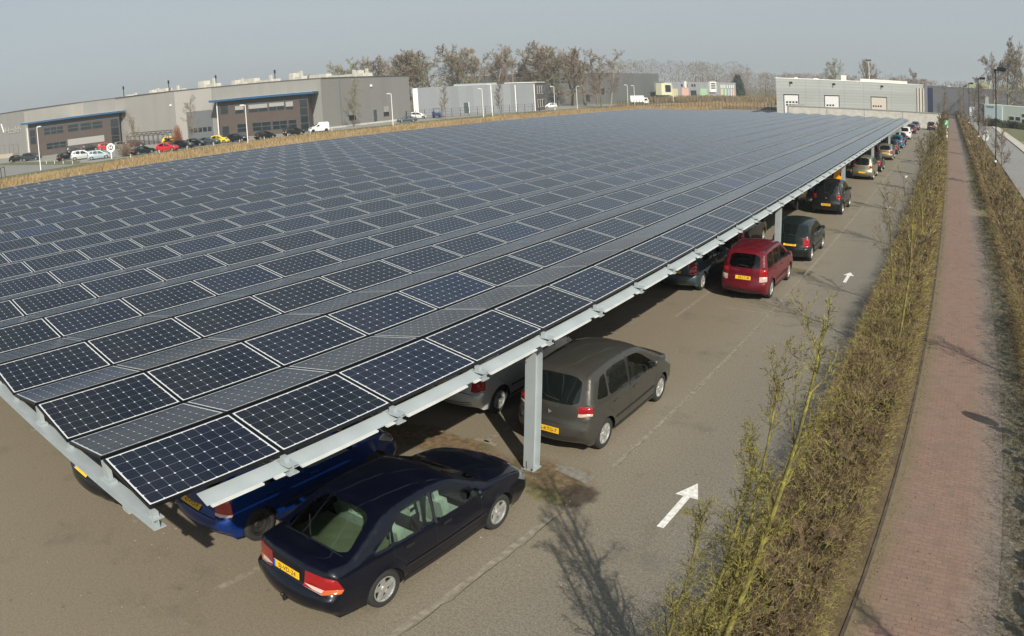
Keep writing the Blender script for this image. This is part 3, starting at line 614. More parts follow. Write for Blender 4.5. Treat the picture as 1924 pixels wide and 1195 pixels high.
def make_car(name, kind, paintm, plate=None, rims='multi', glass='clear', steel=False, detail=True, seat=None, lens='plain', plateband=True, tow=False):
    G = car_geometry(kind); T = G['T']; L, W, RR = T['L'], T['W'], T['R']
    root = thing(name, None, None)
    bd = link('body', finish(G['parts']['body'], 'body', [paintm]), root)
    u = G['ub'].obj('underbody', M_TRIM, root)
    gm = M_CGL if glass != 'dark' else M_CGLD
    for k_, mb in G['parts'].items():
        if k_ == 'body': continue
        if k_.startswith('window'): link('side_window', finish(mb, 'side_window', [M_CGLD if (glass == 'rear' and k_[6] != '0') else gm]), root)
        elif k_ == 'windscreen': link('windscreen', finish(mb, k_, [gm]), root)
        elif k_ == 'rear_window': link('rear_window', finish(mb, k_, [M_CGLD if glass == 'rear' else gm]), root)
        elif k_.startswith('tail'):
            tlo = link('tail_light', finish(mb, 'tail_light', [M_TAIL]), root); ml = finish(G['parts']['lens'+k_[-1]], 'lens', [M_TAIL, M_TAILW, M_ORANGE])
            for p in ml.polygons: p.material_index = 0 if lens == 'plain' else ((1 if W/2-.38 < abs(p.center.x) < W/2-.24 else (2 if abs(p.center.x) > W/2-.24 else 0)) if lens == 'low' else 1)
            link('lens', ml, tlo)
        elif k_.startswith('lens'): continue
        else: link('headlight', finish(mb, 'headlight', [M_HEADL]), root)
    ty, ri = wheel_meshes(RR, 'steel' if steel else rims)
    for sx in (1, -1):
        for yw in (T['wr'], T['wf']):
            w_ = link('wheel', ty, root); w_.location = (sx*(W/2-.115), yw, RR); w_.rotation_euler = (0,0,0 if sx > 0 else math.pi); r_ = link('rim', ri, w_)
    # seats and floor seen through the glass
    seats_mesh(T, seat or M_SEAT, root)
    if kind == 'sedan': b = MB(); b.box(-.62,.42,.80,.62,1.30,.90); b.obj('parcel_shelf', M_SHELF, root); b = MB(); b.box(-.60,2.95,.70,.60,3.4,.88); b.obj('dashboard', M_SEAT, root)
    else: b = MB(); b.box(-.60,.18,.78,.60,T['wr']+.5,.82); b.obj('parcel_shelf', M_SEAT, root); b = MB(); b.box(-.60,L*.68,.70,.60,L*.78,.92); b.obj('dashboard', M_SEAT, root)
    b = MB()      # side mirrors
    my, mz = T['mirror']
    for sx in (1, -1):
        xm = G['sideX'](my, mz)
        m = MB(); n_ = 10
        for k2 in range(7):
            a = math.pi*k2/6; 
        m.lathe([(xm-.02,.02),(xm+.03,.045),(xm+.06,.075),(xm+.14,.085),(xm+.19,.07),(xm+.205,.0001)], 14)
        m.v = [(sx*v[0], my+v[1]*.55, mz+.05+v[2]*.85) for v in m.v]; mo = m.obj('mirror', paintm, root, True)
        g_ = MB(); g_.quad((sx*(xm+.05),my-.052,mz-.0),(sx*(xm+.17),my-.052,mz-.0),(sx*(xm+.17),my-.052,mz+.1),(sx*(xm+.05),my-.052,mz+.1)); g_.obj('mirror_glass', M_GLASSD, mo)
    if detail:
        b = MB()   # shut lines, sills, bumper strip, wiper
        def line(nm, pts, wd=.007, off=.0025):
            for sx in (1, -1):
                b = MB()
                for i in range(len(pts)-1):
                    (y0, z0), (y1, z1) = pts[i], pts[i+1]; l = math.hypot(y1-y0, z1-z0); nseg = max(1, int(l/.08)); ny_, nz_ = -(z1-z0)/l*wd/2, (y1-y0)/l*wd/2
                    for k2 in range(nseg):
                        a0, a1 = k2/nseg, (k2+1)/nseg; q = []
                        for t, s2 in ((a0,-1),(a1,-1),(a1,1),(a0,1)):
                            y = y0+(y1-y0)*t+ny_*s2; z = z0+(z1-z0)*t+nz_*s2; q.append((sx*(G['sideX'](y, z)+off), y, z))
                        if sx > 0: q.reverse()
                        b.add(q, [(0,1,2,3)])
                link(nm, finish(b, nm, [M_TRIM]), root)
        w0 = T['win'][0]; w1 = T['win'][1] if len(T['win']) > 1 else None; yd = w0[0][0]-.02; top = w0[-1][1]
        line('door_seam', [(yd,.26),(yd-.01,w0[0][1]-.03)]); line('window_pillar', [(yd+.0,w0[0][1]-.03),(yd+.03,top+.02)], .05, .003)
        yf = w0[1][0]+.03; line('door_seam', [(yf-.06,.27),(yf,.55),(yf,w0[1][1]-.02)])
        if w1: yr_ = w1[0][0]-.03; line('door_seam', [(yr_,w1[0][1]-.03),(yr_-.02,.80),(yr_+.18,.60),(yr_+.28,.26)])
        line('sill_trim', [(T['wr']+G['ra']+.03,.275),(T['wf']-G['ra']-.03,.275)], .06, .004)
        line('side_moulding', [(T['wr']+G['ra']+.04,.50),(T['wf']-G['ra']-.04,.50)], .035, .012)
        def sline(nm, v0, s0, v1, s1, wd=.008, off=.003):
            b = MB()
            for i in range(14):
                q = []; dl = math.hypot((v1-v0)*.8, s1-s0); 
                for t, e in ((i/14,-1),((i+1)/14,-1),((i+1)/14,1),(i/14,1)):
                    v = v0+(v1-v0)*t-(s1-s0)/dl*wd/2*e; s = s0+(s1-s0)*t+(v1-v0)*.8/dl*wd/2*e; q.append(G['SP'](v, s)+Vector((0,-off*.7,off*.7)))
                b.add(q, [(0,1,2,3)])
            link(nm, finish(b, nm, [M_TRIM]), root)
        sm = G['sm']; zb_ = T['bumper']
        sline('bumper_seam', -.97, sm[zb_]+.015, .97, sm[zb_]+.015, .012); sline('bumper_trim', -.97, sm[1]+.06, .97, sm[1]+.06, .07)
        if kind == 'sedan': sline('window_seal', -.84, sm[10]-.03, .84, sm[10]-.03, .015); sline('wiper', -.1, sm[10]+.03, -.55, sm[10]+.30, .02, .012)
        else: sline('wiper', -.25, sm[T['rear'][0]]+.06, .28, sm[T['rear'][0]]+.03, .02, .012)
        if kind == 'mpv': m = MB(); bp = G['SP'](0, sm[5]+.03); m.lathe([(-.008,.0001),(-.006,.045),(.004,.045),(.006,.0001)], 3, 'Z'); m.v = [(v[0], bp.y-.012+v[2], bp.z+v[1]) for v in m.v]; m.obj('tailgate_badge', M_RIM, root)
        for sx in (1, -1):
            for yh in ([w0[0][0]+.12]+([w1[0][0]+.12+(.05 if kind=='sedan' else 0)] if w1 else [])):
                zh = w0[0][1]-.13; xh = G['sideX'](yh, zh); m = MB(); m.box(sx*xh-.005 if sx > 0 else -xh-.028, yh, zh, sx*xh+.028 if sx > 0 else -xh+.005, yh+.16, zh+.028); m.obj('door_handle', M_TRIM if kind == 'sedan' else paintm, root)
    if T.get('rails'):
        for sx in (1, -1):
            m = MB(); pp = [(.45,1.45),(.55,1.535),(1.2,1.56),(1.8,1.55),(2.1,1.50)]
            for i in range(4): m.tube((sx*(W/2-.235),*pp[i]),(sx*(W/2-.235),*pp[i+1]),.02,.02,8)
            m.obj('roof_rail', M_TRIM, root)
    if plate is not None:
        pm = MB(); pm.box(-.26,-.055,.004,.26,.055,.014); po = pm.obj('licence_plate', M_PLATE, root); po.matrix_local = G['plateM']
        if plateband:
            q = MB(); q.box(-.259,-.054,.0145,-.222,.054,.0165); q.obj('country_band', M_PBLUE, po)
        if plate: tm = text_mesh(plate, .098, .002); tm.materials.append(M_INK); to = link('plate_lettering', tm, po); to.location = (.018,-.002,.0155); to.scale = (1.0 if len(plate) < 9 else .9,1,1)
    if tow:
        m = MB(); m.tube((0,.2,.32),(0,-.12,.32),.02); m.tube((0,-.12,.32),(0,-.13,.40),.014); m.lathe([(.40,.014),(.41,.026),(.435,.028),(.455,.015),(.46,.0001)], 12, 'Z', c=(0,-.13,0)); m.obj('tow_bar', M_TRIM, root)
    return root
def recolour(root, m):
    for c in root.children:
        if c.name.split('.')[0] in ('body', 'mirror', 'door_handle'):
            for s_ in c.material_slots:
                if s_.material and s_.material.name.startswith('paint_'): s_.link = 'OBJECT'; s_.material = m
def place(root, x, y, yaw, label, cat='car', group=None):
    root.location = (x, y, 0); root.rotation_euler = (0,0,yaw); return tag(root, label, cat, group)
c0_scale = .965
GP = 'cars parked under and beside the solar carport'; GL = 'cars parked in front of the grey warehouses'
c1 = place(make_car('sedan_car', 'sedan', P_NAVY, 'SJ-VD-24', 'five', seat=M_SEATL, lens='low', tow=True), -.29, 1.80, 0, 'dark navy sedan with five-spoke alloy wheels, nearest car, plate SJ-VD-24', group=GP)
c1.scale = (c0_scale,)*3
c2 = place(make_car('hatchback_car', 'hatch', P_BLUE, '42-PTS-9', steel=True, lens='bot'), -2.86, 2.0, R(.5), 'bright blue hatchback with black steel wheels, half hidden under the carport corner, plate 42-PTS-9', group=GP)
c3 = place(make_car('compact_car', 'mpv', P_GREY, '66-KTG-7', 'multi', glass='rear', lens='bot'), -.27, 7.83, 0, 'warm grey tall compact car behind the first post, plate 66-KTG-7', group=GP)
c4 = place(make_car('silver_car', 'hatch', P_SILVER, '', 'multi'), -2.88, 8.08, 0, 'silver car half under the roof, left of the warm grey compact car', group=GP)
c5 = place(make_car('estate_car', 'estate', P_RED, 'ZB-LT-48', 'multi', lens='mid', tow=True, plateband=False), -.16, 19.15, 0, 'dark red estate car with roof rails, plate ZB-LT-48', group=GP)
c6 = place(make_car('small_hatchback', 'hatch', P_DGREEN, '20-FX-XZ', 'multi', glass='dark', plateband=False), .03, 24.97, 0, 'very dark green hatchback just beyond the second post', group=GP)
protoM = make_car('minivan', 'mpv', P_BLACK, '47-LP-NK', 'multi', glass='dark'); protoM.scale = (1.06,1.1,1.06)
place(protoM, -.55, 36.45, 0, 'black people carrier beneath the orange signboard', group=GP)
for c in protoM.children:
    pass
def dup_car(src, x, y, yaw, m, label, group=GP, name=None):
    c = copy_tree(src, None, (x,y,0), yaw, label, group, skip=('plate_lettering','door_handle','door_seam','window_pillar','sill_trim','side_moulding','bumper_seam','bumper_trim','window_seal','wiper','tailgate_badge','seat','rear_seat','parcel_shelf','dashboard','mirror_glass','country_band','tow_bar') if math.hypot(x-CAM.x, y-CAM.y) > 28 else ()); c.name = name or src.name.split('.')[0]; c.scale = src.scale; recolour(c, m); c['category'] = 'car'; return c
far_cars = [  # x, y, yaw, source, paint, label
 (-5.13, 1.12, 0, c4, P_BLACK, 'black car under the front corner beam with only its rear end showing'),
 (-2.55, 19.05, 0, c4, P_SLATE, 'slate grey hatchback left of the dark red estate car'),
 (-2.75, 25.1, 0, c4, P_BLACK, 'black hatchback under the roof, behind the slate grey one'),
 (-3.15, 36.5, 0, c4, P_BLACK, 'black hatchback in the shade left of the people carrier'),
 (-.62, 53.3, 0, protoM, P_GOLD, 'champagne people carrier just beyond the third post'),
 (-.48, 59.2, 0, c6, P_BLACK, 'black hatchback directly in front of the champagne people carrier'),
 (-.40, 70.8, 0, c6, P_GOLD, 'olive champagne hatchback between the fourth and fifth posts'),
 (-.38, 78.3, 0, c6, P_DGREY, 'dark grey hatchback between the olive car and the teal one'),
 (-.40, 87.0, 0, c6, P_TEAL, 'teal blue hatchback near the fifth post'),
 (-.36, 92.8, 0, c6, P_NAVY, 'navy hatchback just past the teal one'),
 (-.45, 105.0, 0, protoM, P_WHITE, 'white hatchback at the far end of the carport'),
 (-.36, 121.0, 0, c6, P_PURPLE, 'dark purple car parked beyond the end of the carport'),
 (-.20, 133.0, 0, c6, P_SLATE, 'slate blue car, last of the long row before the concrete wall'),
 (2.75, 136.5, 0, c4, P_DGREY, 'dark grey car parked alone beside the concrete wall'),
 (-2.95, 42.2, 0, protoM, P_SLATE, 'slate people carrier deep in the shade in front of the orange board'),
 (-2.95, 54.0, 0, c4, P_SILVER, 'silver car left of the champagne people carrier'),
 (-2.95, 62.0, 0, c5, P_BRIGHTRED, 'red estate car in the shade beyond the third post'),
 (-2.95, 72.0, 0, c4, P_BLACK, 'black car left of the olive champagne hatchback'),
 (-2.95, 80.0, 0, c5, P_RED, 'dark red estate car in the shade left of the dark grey hatchback'),
 (-2.95, 96.0, 0, c4, P_BRIGHTRED, 'bright red car in the shade near the last post')]
for x, y, yw, src, pm_, lb in far_cars: dup_car(src, x, y, yw, pm_, lb)
LEFT = [(-146.3,45.9,-43,c4,P_BLACK,'black hatchback at the far left, in front of the lettered grey wall'),
 (-141.4,47.3,-44,protoM,P_DGREY,'dark grey off-road car beside the black hatchback at the far left'),
 (-121.4,47.6,4,c4,P_BLACK,'black car seen from behind, left end of the silver pair'),
 (-115.8,48.2,-23,protoM,P_SILVER,'silver people carrier parked side-on behind the pale blue estate'),
 (-109.0,48.5,-24,c5,P_LBLUE,'pale silver blue estate car left of the octagonal sign'),
 (-147.8,60.0,-22,c4,P_DGREY,'dark car in the back row under the brick office'),
 (-144.5,62.5,-23,c4,P_NAVY,'navy car in the back row, left of the red one'),
 (-141.4,64.9,-24,c4,P_BRIGHTRED,'red hatchback in the back row before the brick office'),
 (-137.1,66.3,1,c4,P_GOLD,'cream car seen from behind, right of the octagonal sign'),
 (-130.6,66.2,-26,protoM,P_BROWN,'dark brown van behind the leafless shrub'),
 (-104.2,54.3,-2,c1,P_DGREEN,'dark green sedan seen from behind, beside the shrub'),
 (-102.8,58.5,-55,c4,P_BRIGHTRED,'small bright red hatchback in the front row'),
 (-104.2,62.4,-56,c4,P_BLACK,'black hatchback right of the small bright red one'),
 (-105.7,65.8,-57,c4,P_DGREEN,'dark green hatchback behind the lamp post'),
 (-105.6,68.2,-58,c1,P_SLATE,'grey blue sedan left of the yellow car'),
 (-105.5,70.8,-59,c4,P_YELLOW,'bright yellow car by the brick office'),
 (-103.0,72.9,-60,c4,P_NAVY,'navy car immediately right of the yellow car'),
 (-127.6,73.4,-60,c4,P_YELLOW,'second yellow car, half hidden behind the bright yellow one'),
 (-119.6,69.4,-60,c4,P_BROWN,'dark maroon car behind the black hatchback in the front row'),
 (-100.8,77.3,-11,c4,P_BLACK,'black hatchback seen from behind, in front of the right brick office'),
 (-101.6,84.4,-13,c5,P_DGREEN,'dark green estate left of the white van'),
 (-103.4,117.6,144,c1,P_SLATE,'grey sedan right of the lamp post by the plain grey wall'),
 (-113.9,132.2,-48,protoM,P_WHITE,'white off-road car beside the dark fence'),
 (-113.2,192.5,133,c5,P_WHITE,'white car by the small brick house with white windows'),
 (-117.4,293.7,-67,c4,P_WHITE,'white car under the cream box window of the colourful building'),
 (-111.3,288.0,-68,c1,P_BLACK,'black sedan before the yellow door of the colourful building'),
 (-108.3,305.3,-69,c4,P_WHITE,'white car before the salmon door'),
 (-107.9,313.3,-69,c4,P_SILVER,'silver car right of the salmon door'),
 (-104.0,334.7,-72,c4,P_WHITE,'white car before the pastel doors'),
 (-102.2,341.0,-73,protoM,P_NAVY,'navy people carrier before the pastel doors'),
 (-99.6,352.1,-74,c4,P_SLATE,'slate car past the end of the colourful building'),
 (-95.0,352.1,-74,c4,P_SILVER,'silver car past the end of the colourful building, rightmost there'),
 (-3.6,284.1,-70,c4,P_WHITE,'white car beyond the concrete wall by the navy strip'),
 (-4.6,276.1,-80,c4,P_DGREY,'dark grey car beyond the concrete wall, left of the white one'),
 (8.6,303.1,-90,c4,P_TEAL,'dark teal car crossing at the far end of the brick path')]
for x, y, yw, src, pm_, lb in LEFT: dup_car(src, x+1.9*math.sin(R(yw)), y-1.9*math.cos(R(yw)), R(yw), pm_, lb, GL)
vn = make_car('delivery_van', 'van', P_WHITE, None, 'steel', glass='dark', steel=True, detail=False); place(vn, -102.0, 93.6, R(150), 'small white delivery van parked before the plain grey wall', 'van', GL)
# ------------------------------------------------------------------ plants
def bark(name, a, b, c3=None, s=5): return soil(name, a, b, s, c3)
M_LICH = bark('lichen_bark', (.10,.08,.03), (.29,.265,.05), (.085,.062,.03), 9)
M_LICHB = soil('lichen_brown_bark', (.10,.08,.045), (.21,.175,.07), 4, (.06,.045,.03))
M_TWIG = bark('bare_twigs', (.19,.145,.10), (.27,.215,.155), None, .6)
M_TRUNK = bark('grey_bark', (.13,.11,.08), (.19,.165,.125), None, 2)
M_BIRCH = bark('pale_birch_bark', (.30,.27,.23), (.42,.39,.34), None, 2)
M_TWIGR = bark('reddish_twigs', (.20,.15,.115), (.27,.21,.165), None, .6)
M_TWIGG = bark('greenish_twigs', (.21,.20,.12), (.29,.27,.17), None, .6)
M_PINE = bark('conifer_green', (.015,.03,.015), (.035,.055,.03), None, .6)
def rv(r, s=1.): return Vector((r.gauss(0,s), r.gauss(0,s), r.gauss(0,s)))
def grow(r, p, d, length, rad, lev, cfg, out):
    """out[lev] collects (p0,p1,r0,r1); cfg: per level (segments, children, spread, length ratio, droop)"""
    seg, nch, spread, lr, up, start = cfg[lev][:6]; pts = [p.copy()]; q = p.copy(); dd = d.normalized(); sl = length/seg
    for i in range(seg):
        if lev == 0: dd = dd*.82+d.normalized()*.18
        dd = (dd+rv(r, cfg[0][7] if lev == 0 and len(cfg[0]) > 7 else (.08 if lev == 0 else .20))+Vector((0,0,up))).normalized(); q = q+dd*sl; pts.append(q.copy())
    for i in range(seg):
        r0 = rad*(1-.75*i/seg); r1 = rad*(1-.75*(i+1)/seg); out.append((lev, pts[i], pts[i+1], r0, r1))
    if lev+1 >= len(cfg): return
    for k in range(nch):
        t = start+(1-start)*(k+r.random())/nch; i = min(seg-1, int(t*seg)); f = t*seg-i; bp = pts[i].lerp(pts[i+1], f); bd = (pts[i+1]-pts[i]).normalized()
        side = bd.orthogonal().normalized(); side.rotate(Matrix.Rotation(r.uniform(0,6.283), 3, bd)); nd = (bd*math.cos(spread)+side*math.sin(spread)*r.uniform(.7,1.2)).normalized()
        grow(r, bp, nd, length*lr*(1-cfg[0][6]*t if lev == 0 else 1-.5*t)*r.uniform(.75,1.25)+.02, rad*(1-.75*t)*.55, lev+1, cfg, out)
def tree_meshes(seed, h, cfg, rad, wmin, tlev=1, nside=5, tmat=None, cmat=None, thick=1.):
    r = random.Random(seed); out = []; grow(r, Vector((0,0,-.1)), Vector((r.gauss(0,.03),r.gauss(0,.03),1)) if cfg is not NEAR else Vector((0,0,1)), h, rad, 0, cfg, out)
    tb = MB(); cb = MB()
    for lev, a, c, r0, r1 in out:
        if lev < tlev: tb.tube(a, c, r0, r1, nside+2, 0, False)
        elif lev < tlev+1: cb.tube(a, c, max(r0,wmin*.6), max(r1,wmin*.5), 4, 0, False)
        else:
            d = (c-a); 
            if d.length < 1e-5: continue
            s_ = d.cross(rv(r)).normalized()*max(r0, wmin*.5)*thick; e_ = s_*.7
            cb.quad(a-s_, a+s_, c+e_, c-e_)
    return tb.mesh('trunk', [tmat or M_TRUNK], True), cb.mesh('crown', [cmat or M_TWIG])
NEAR = [(10,26,.55,.17,.0,.12,.45,.015),(6,10,.75,.42,.10,.06),(4,5,.9,.45,.10,.1),(3,0,0,0,0,0)]
BIG = [(7,11,.72,.68,.0,.18,.45),(6,8,.55,.50,.05,.2),(4,6,.55,.55,.04,.15),(3,5,.6,.6,.03,.1),(2,0,0,0,0,0)]
SLIM = [(8,18,.50,.40,.0,.16,.6),(4,6,.5,.5,.05,.1),(3,6,.6,.55,.02,.1),(2,4,.6,.5,.0,.1),(2,0,0,0,0,0)]
SMALL = [(6,10,.55,.5,.0,.42,.5),(4,5,.55,.55,.03,.15),(3,5,.6,.55,.02,.1),(2,0,0,0,0,0)]
protos = {}; PH = {}
def tree(name, kind, x, y, h, label, group=None, rz=0., sx=1.):
    if kind not in protos:
        a = dict(oak1=(1,8,BIG,.22,.056,1,5,None,None), oak2=(2,8,BIG,.22,.056,1,5,None,None), oak3=(3,8,BIG,.20,.050,1,5,None,M_TWIGG), birch=(5,10,SLIM,.14,.035,1,4,M_BIRCH,M_TWIGR),
                 slim=(6,10,SLIM,.17,.045,1,4,None,M_TWIG), small=(8,10,SMALL,.22,.045,1,5,M_TWIGG,M_TWIG), red=(9,8,BIG,.2,.06,1,4,None,M_TWIGR))[kind]
        protos[kind] = tree_meshes(a[0], a[1], a[2], a[3], a[4], a[5], a[6], a[7], a[8])
    if kind not in PH: PH[kind] = max(v.co.z for v in protos[kind][1].vertices)
    t = thing(name, label, 'tree', (x,y,0), rz, group); s = h/PH[kind] if kind in PH else 1.; _o = h/12.2 if kind in ('oak1','oak2','oak3','red') else h/10.8
    t.scale = (s*sx, s*sx, s); a, c = protos[kind]; link('trunk', a, t); link('crown', c, t); return t
GT = 'tall leafless trees behind the grey warehouses'
rows = [(-162,153,18.5,'oak3','broad greenish tree at the left end of the tall row'),(-157,160,18.8,'oak1','second broad tree from the left of the tall row'),(-153,166,19.6,'oak2','rounded tree left of the biggest pair, behind the flat roof corner'),
 (-151,172,20.3,'oak1','wide tree above the pale metal wall, left of centre'),(-149.5,180,20.8,'oak2','wide spreading tree above the left part of the pale vaulted rooflight'),(-143,185.5,21.6,'oak1','tallest spreading tree above the pale vaulted rooflight'),
 (-136.5,185,18.6,'oak3','greenish tree between the tallest tree and the birch'),(-133.6,192,20.8,'birch','thin pale birch standing in the gap of the row'),(-131,199,20.6,'oak2','dark tree right of the birch'),(-127,203,19.6,'slim','slim tree between two wide crowns'),
 (-124.2,204.6,21.8,'oak1','wide tree above the small brick house'),(-121.0,211,19.5,'oak3','tree just right of the small brick house roof'),(-117.5,214.5,19.8,'slim','slim straight tree before the dark warehouse'),(-115.6,219,20.2,'oak2','tall tree before the middle of the dark warehouse'),(-112.0,221,19.2,'slim','slim tree right of the tall one before the dark warehouse'),
 (-98.2,197.5,16.2,'slim','slim tree standing alone before the dark warehouse'),(-96.4,199.8,17.5,'birch','pale birch beside the lone slim tree'),(-168,148,14,'oak3','low bushy tree behind the flat roof'),(-176,140,12.5,'red','low reddish tree behind the roof units'),(-186,132,12.5,'oak1','low tree behind the left roof units'),(-160,158,17,'oak3','bushy tree filling the row left of centre'),(-146,176,19,'oak3','greenish tree between the two widest crowns'),(-139,190,18.5,'oak2','tree behind the tallest spreading one'),(-128,206,19,'oak3','tree behind the small brick house'),(-119,216,18.5,'oak2','tree filling the row before the dark warehouse')]
for i, (x, y, h, k, lb) in enumerate(rows): tree('bare_tree', k, x, y, h, lb, GT, i*1.3, 1.3 if k.startswith('oak') else 1.1)
tree('bare_tree', 'oak2', 24.0, 211.5, 22.2, 'tall leafless tree at the right edge beyond the road', None, .4, .82)
tree('bare_tree', 'oak1', 19.3, 206.5, 18.0, 'leafless tree left of the tallest one at the right edge', None, 2.0, .8)
tree('bare_tree', 'oak3', 30.8, 211.5, 19.0, 'greenish leafless tree cut by the right edge', None, 1.0, .9)
tree('bare_tree', 'red', 16.4, 232., 13.5, 'reddish tree behind the right warehouse', None, 1.0)
tree('bare_tree', 'oak1', -28.5, 295, 18.5, 'leafless tree behind the mast on the pale warehouse roof', None, .2)
tree('bare_tree', 'oak3', -42.9, 323, 19.5, 'leafless tree left of the mast behind the pale warehouse', None, .9)
tree('bare_tree', 'red', -7.5, 297, 15.8, 'rounded pinkish tree behind the right end of the pale warehouse', None, 2.2)
cf = MB(); r = random.Random(4)
for i in range(2600):
    t = r.random(); z = 1.+t*11; rr_ = (1-t*t*.75)*4.2*math.sqrt(r.random()); a = r.uniform(0,6.28); p = Vector((rr_*math.cos(a), rr_*math.sin(a), z)); u_ = rv(r).normalized()*.55; v_ = u_.cross(rv(r)).normalized()*.4; cf.quad(p-u_,p+v_,p+u_,p-v_)
t = thing('conifer', 'dark green conifer among the brown wood beyond the colourful building', 'tree', (-109.6,380,0)); cf.obj('crown', M_PINE, t); tk = MB(); tk.tube((0,0,0),(0,0,10),.3,.15); tk.obj('trunk', M_TRUNK, t)
# the far wood: one brown mass of crowns
wb = MB(); r = random.Random(12)
def woodrow(p0, p1, n, h0, h1, wd, depth=25, dens=150):
    for i in range(n):
        f = (i+r.random())/n; cx = p0[0]+(p1[0]-p0[0])*f+r.uniform(-depth,depth)*.3; cy = p0[1]+(p1[1]-p0[1])*f+r.uniform(0,depth); h = r.uniform(h0,h1)
        wb.tube((cx,cy,0),(cx,cy,h*.6),.25,.12,4,0,False)
        for k in range(dens):
            z = h*(.02+.98*r.random()**.85); rr_ = wd*1.45*math.sqrt(max(.12, 1-((z/h-.45)/.57)**2))*math.sqrt(r.random()); a = r.uniform(0,6.28)
            p = Vector((cx+rr_*math.cos(a), cy+rr_*math.sin(a), z)); d = Vector((r.gauss(0,.5), r.gauss(0,.5), 1.)).normalized()*r.uniform(.5,1.3); s_ = d.cross(rv(r)).normalized()*r.uniform(.05,.11); wb.quad(p-s_,p+s_,p+d+s_*.5,p+d-s_*.5)
woodrow((-175,330),(-128,440), 52, 17, 21, 4.6, 40, 240)
woodrow((-130,400),(-60,400), 64, 12, 14.5, 4.5, 30, 210)
woodrow((-62,380),(-8,330), 48, 10.5, 13.4, 4.2, 20, 210)
woodrow((-10,400),(60,380), 44, 11, 13, 4.5, 20, 190)
woodrow((-260,150),(-170,230), 26, 11, 14, 4.5, 20, 120)
woodrow((40,300),(130,250), 26, 10, 14, 4.5, 20, 120)
tag(wb.obj('distant_wood', soil('wood_brown', (.16,.115,.08), (.21,.16,.115), .03, (.16,.14,.085))), 'brown leafless wood along the horizon', 'wood', kind='stuff')
# low brush behind the reeds (far)
bb = MB()
for i in range(5200):
    f = r.random(); x = -112+f*72+r.uniform(-5,5); y = 262+r.uniform(-6,60)+f*8; h = r.uniform(.8,2.6); d = Vector((r.gauss(0,.4), r.gauss(0,.4), h)); s_ = Vector((r.uniform(.1,.3), r.uniform(-.1,.1), 0)); p = Vector((x,y,0)); bb.quad(p-s_,p+s_,p+d+s_*.3,p+d-s_*.3)
tag(bb.obj('dry_brush', soil('brush_tan', (.17,.13,.07), (.25,.19,.10), .1)), 'pale dry brush on the rough field before the wood', 'brush', kind='stuff')
# golden reeds
M_REED = soil('reed_gold', (.29,.205,.10), (.42,.31,.165), .12, (.23,.16,.08))
rb_ = MB(); r = random.Random(31)
for i in range(60000):
    y = r.uniform(-6,262); xe_ = -89+max(0,(y-60))*.03+math.sin(y*.23)*1.2+math.sin(y*.07)*1.5; x = r.uniform(xe_,-60) if r.random() < .8 else xe_+r.uniform(-2.5,5)
    h = r.uniform(.35,1.0)*(1 if x > xe_+1.5 else .6); w_ = r.uniform(.02,.06); a = r.uniform(0,3.14); s_ = Vector((math.cos(a)*w_, math.sin(a)*w_, 0)); d = Vector((r.gauss(0,.22), r.gauss(0,.22), h)); p = Vector((x,y,0)); rb_.quad(p-s_,p+s_,p+d+s_*.6,p+d-s_*.6)
tag(rb_.obj('reeds', M_REED), 'golden dry reeds in a strip along the far side of the carport', 'reeds', kind='stuff')
# hedges: ragged leafless twigs with yellow-green lichen
def hedge_mat(name, cols):
    g = NG(name, .9); at = g.n.nodes.new('ShaderNodeAttribute'); at.attribute_name = 'twig'; rp = g.n.nodes.new('ShaderNodeValToRGB'); g.lk(at.outputs['Fac'], rp.inputs[0]); rp.color_ramp.interpolation = 'CONSTANT'
    e = rp.color_ramp.elements; e[0].position = 0; e[0].color = (*cols[0],1); e[1].position = .99; e[1].color = (*cols[-1],1)
    for i, c in enumerate(cols[1:-1]): q = e.new((i+1)/(len(cols)-1)); q.color = (*c,1)
    n_ = g.noise(1.1, 4); c = g.mix(g.ramp(n_, .4, .65, 0, .5), rp.outputs[0], (.14,.085,.05)); return g.done(c)
M_HEDGE = hedge_mat('hedge_twigs', [(.045,.028,.014),(.11,.07,.032),(.22,.19,.045),(.36,.33,.065),(.12,.08,.038),(.26,.20,.12),(.29,.26,.045)])
M_HEDGE2 = hedge_mat('hedge_twigs_far', [(.06,.04,.02),(.12,.085,.04),(.19,.16,.055),(.26,.22,.06),(.14,.10,.05),(.22,.165,.09),(.22,.19,.05)])
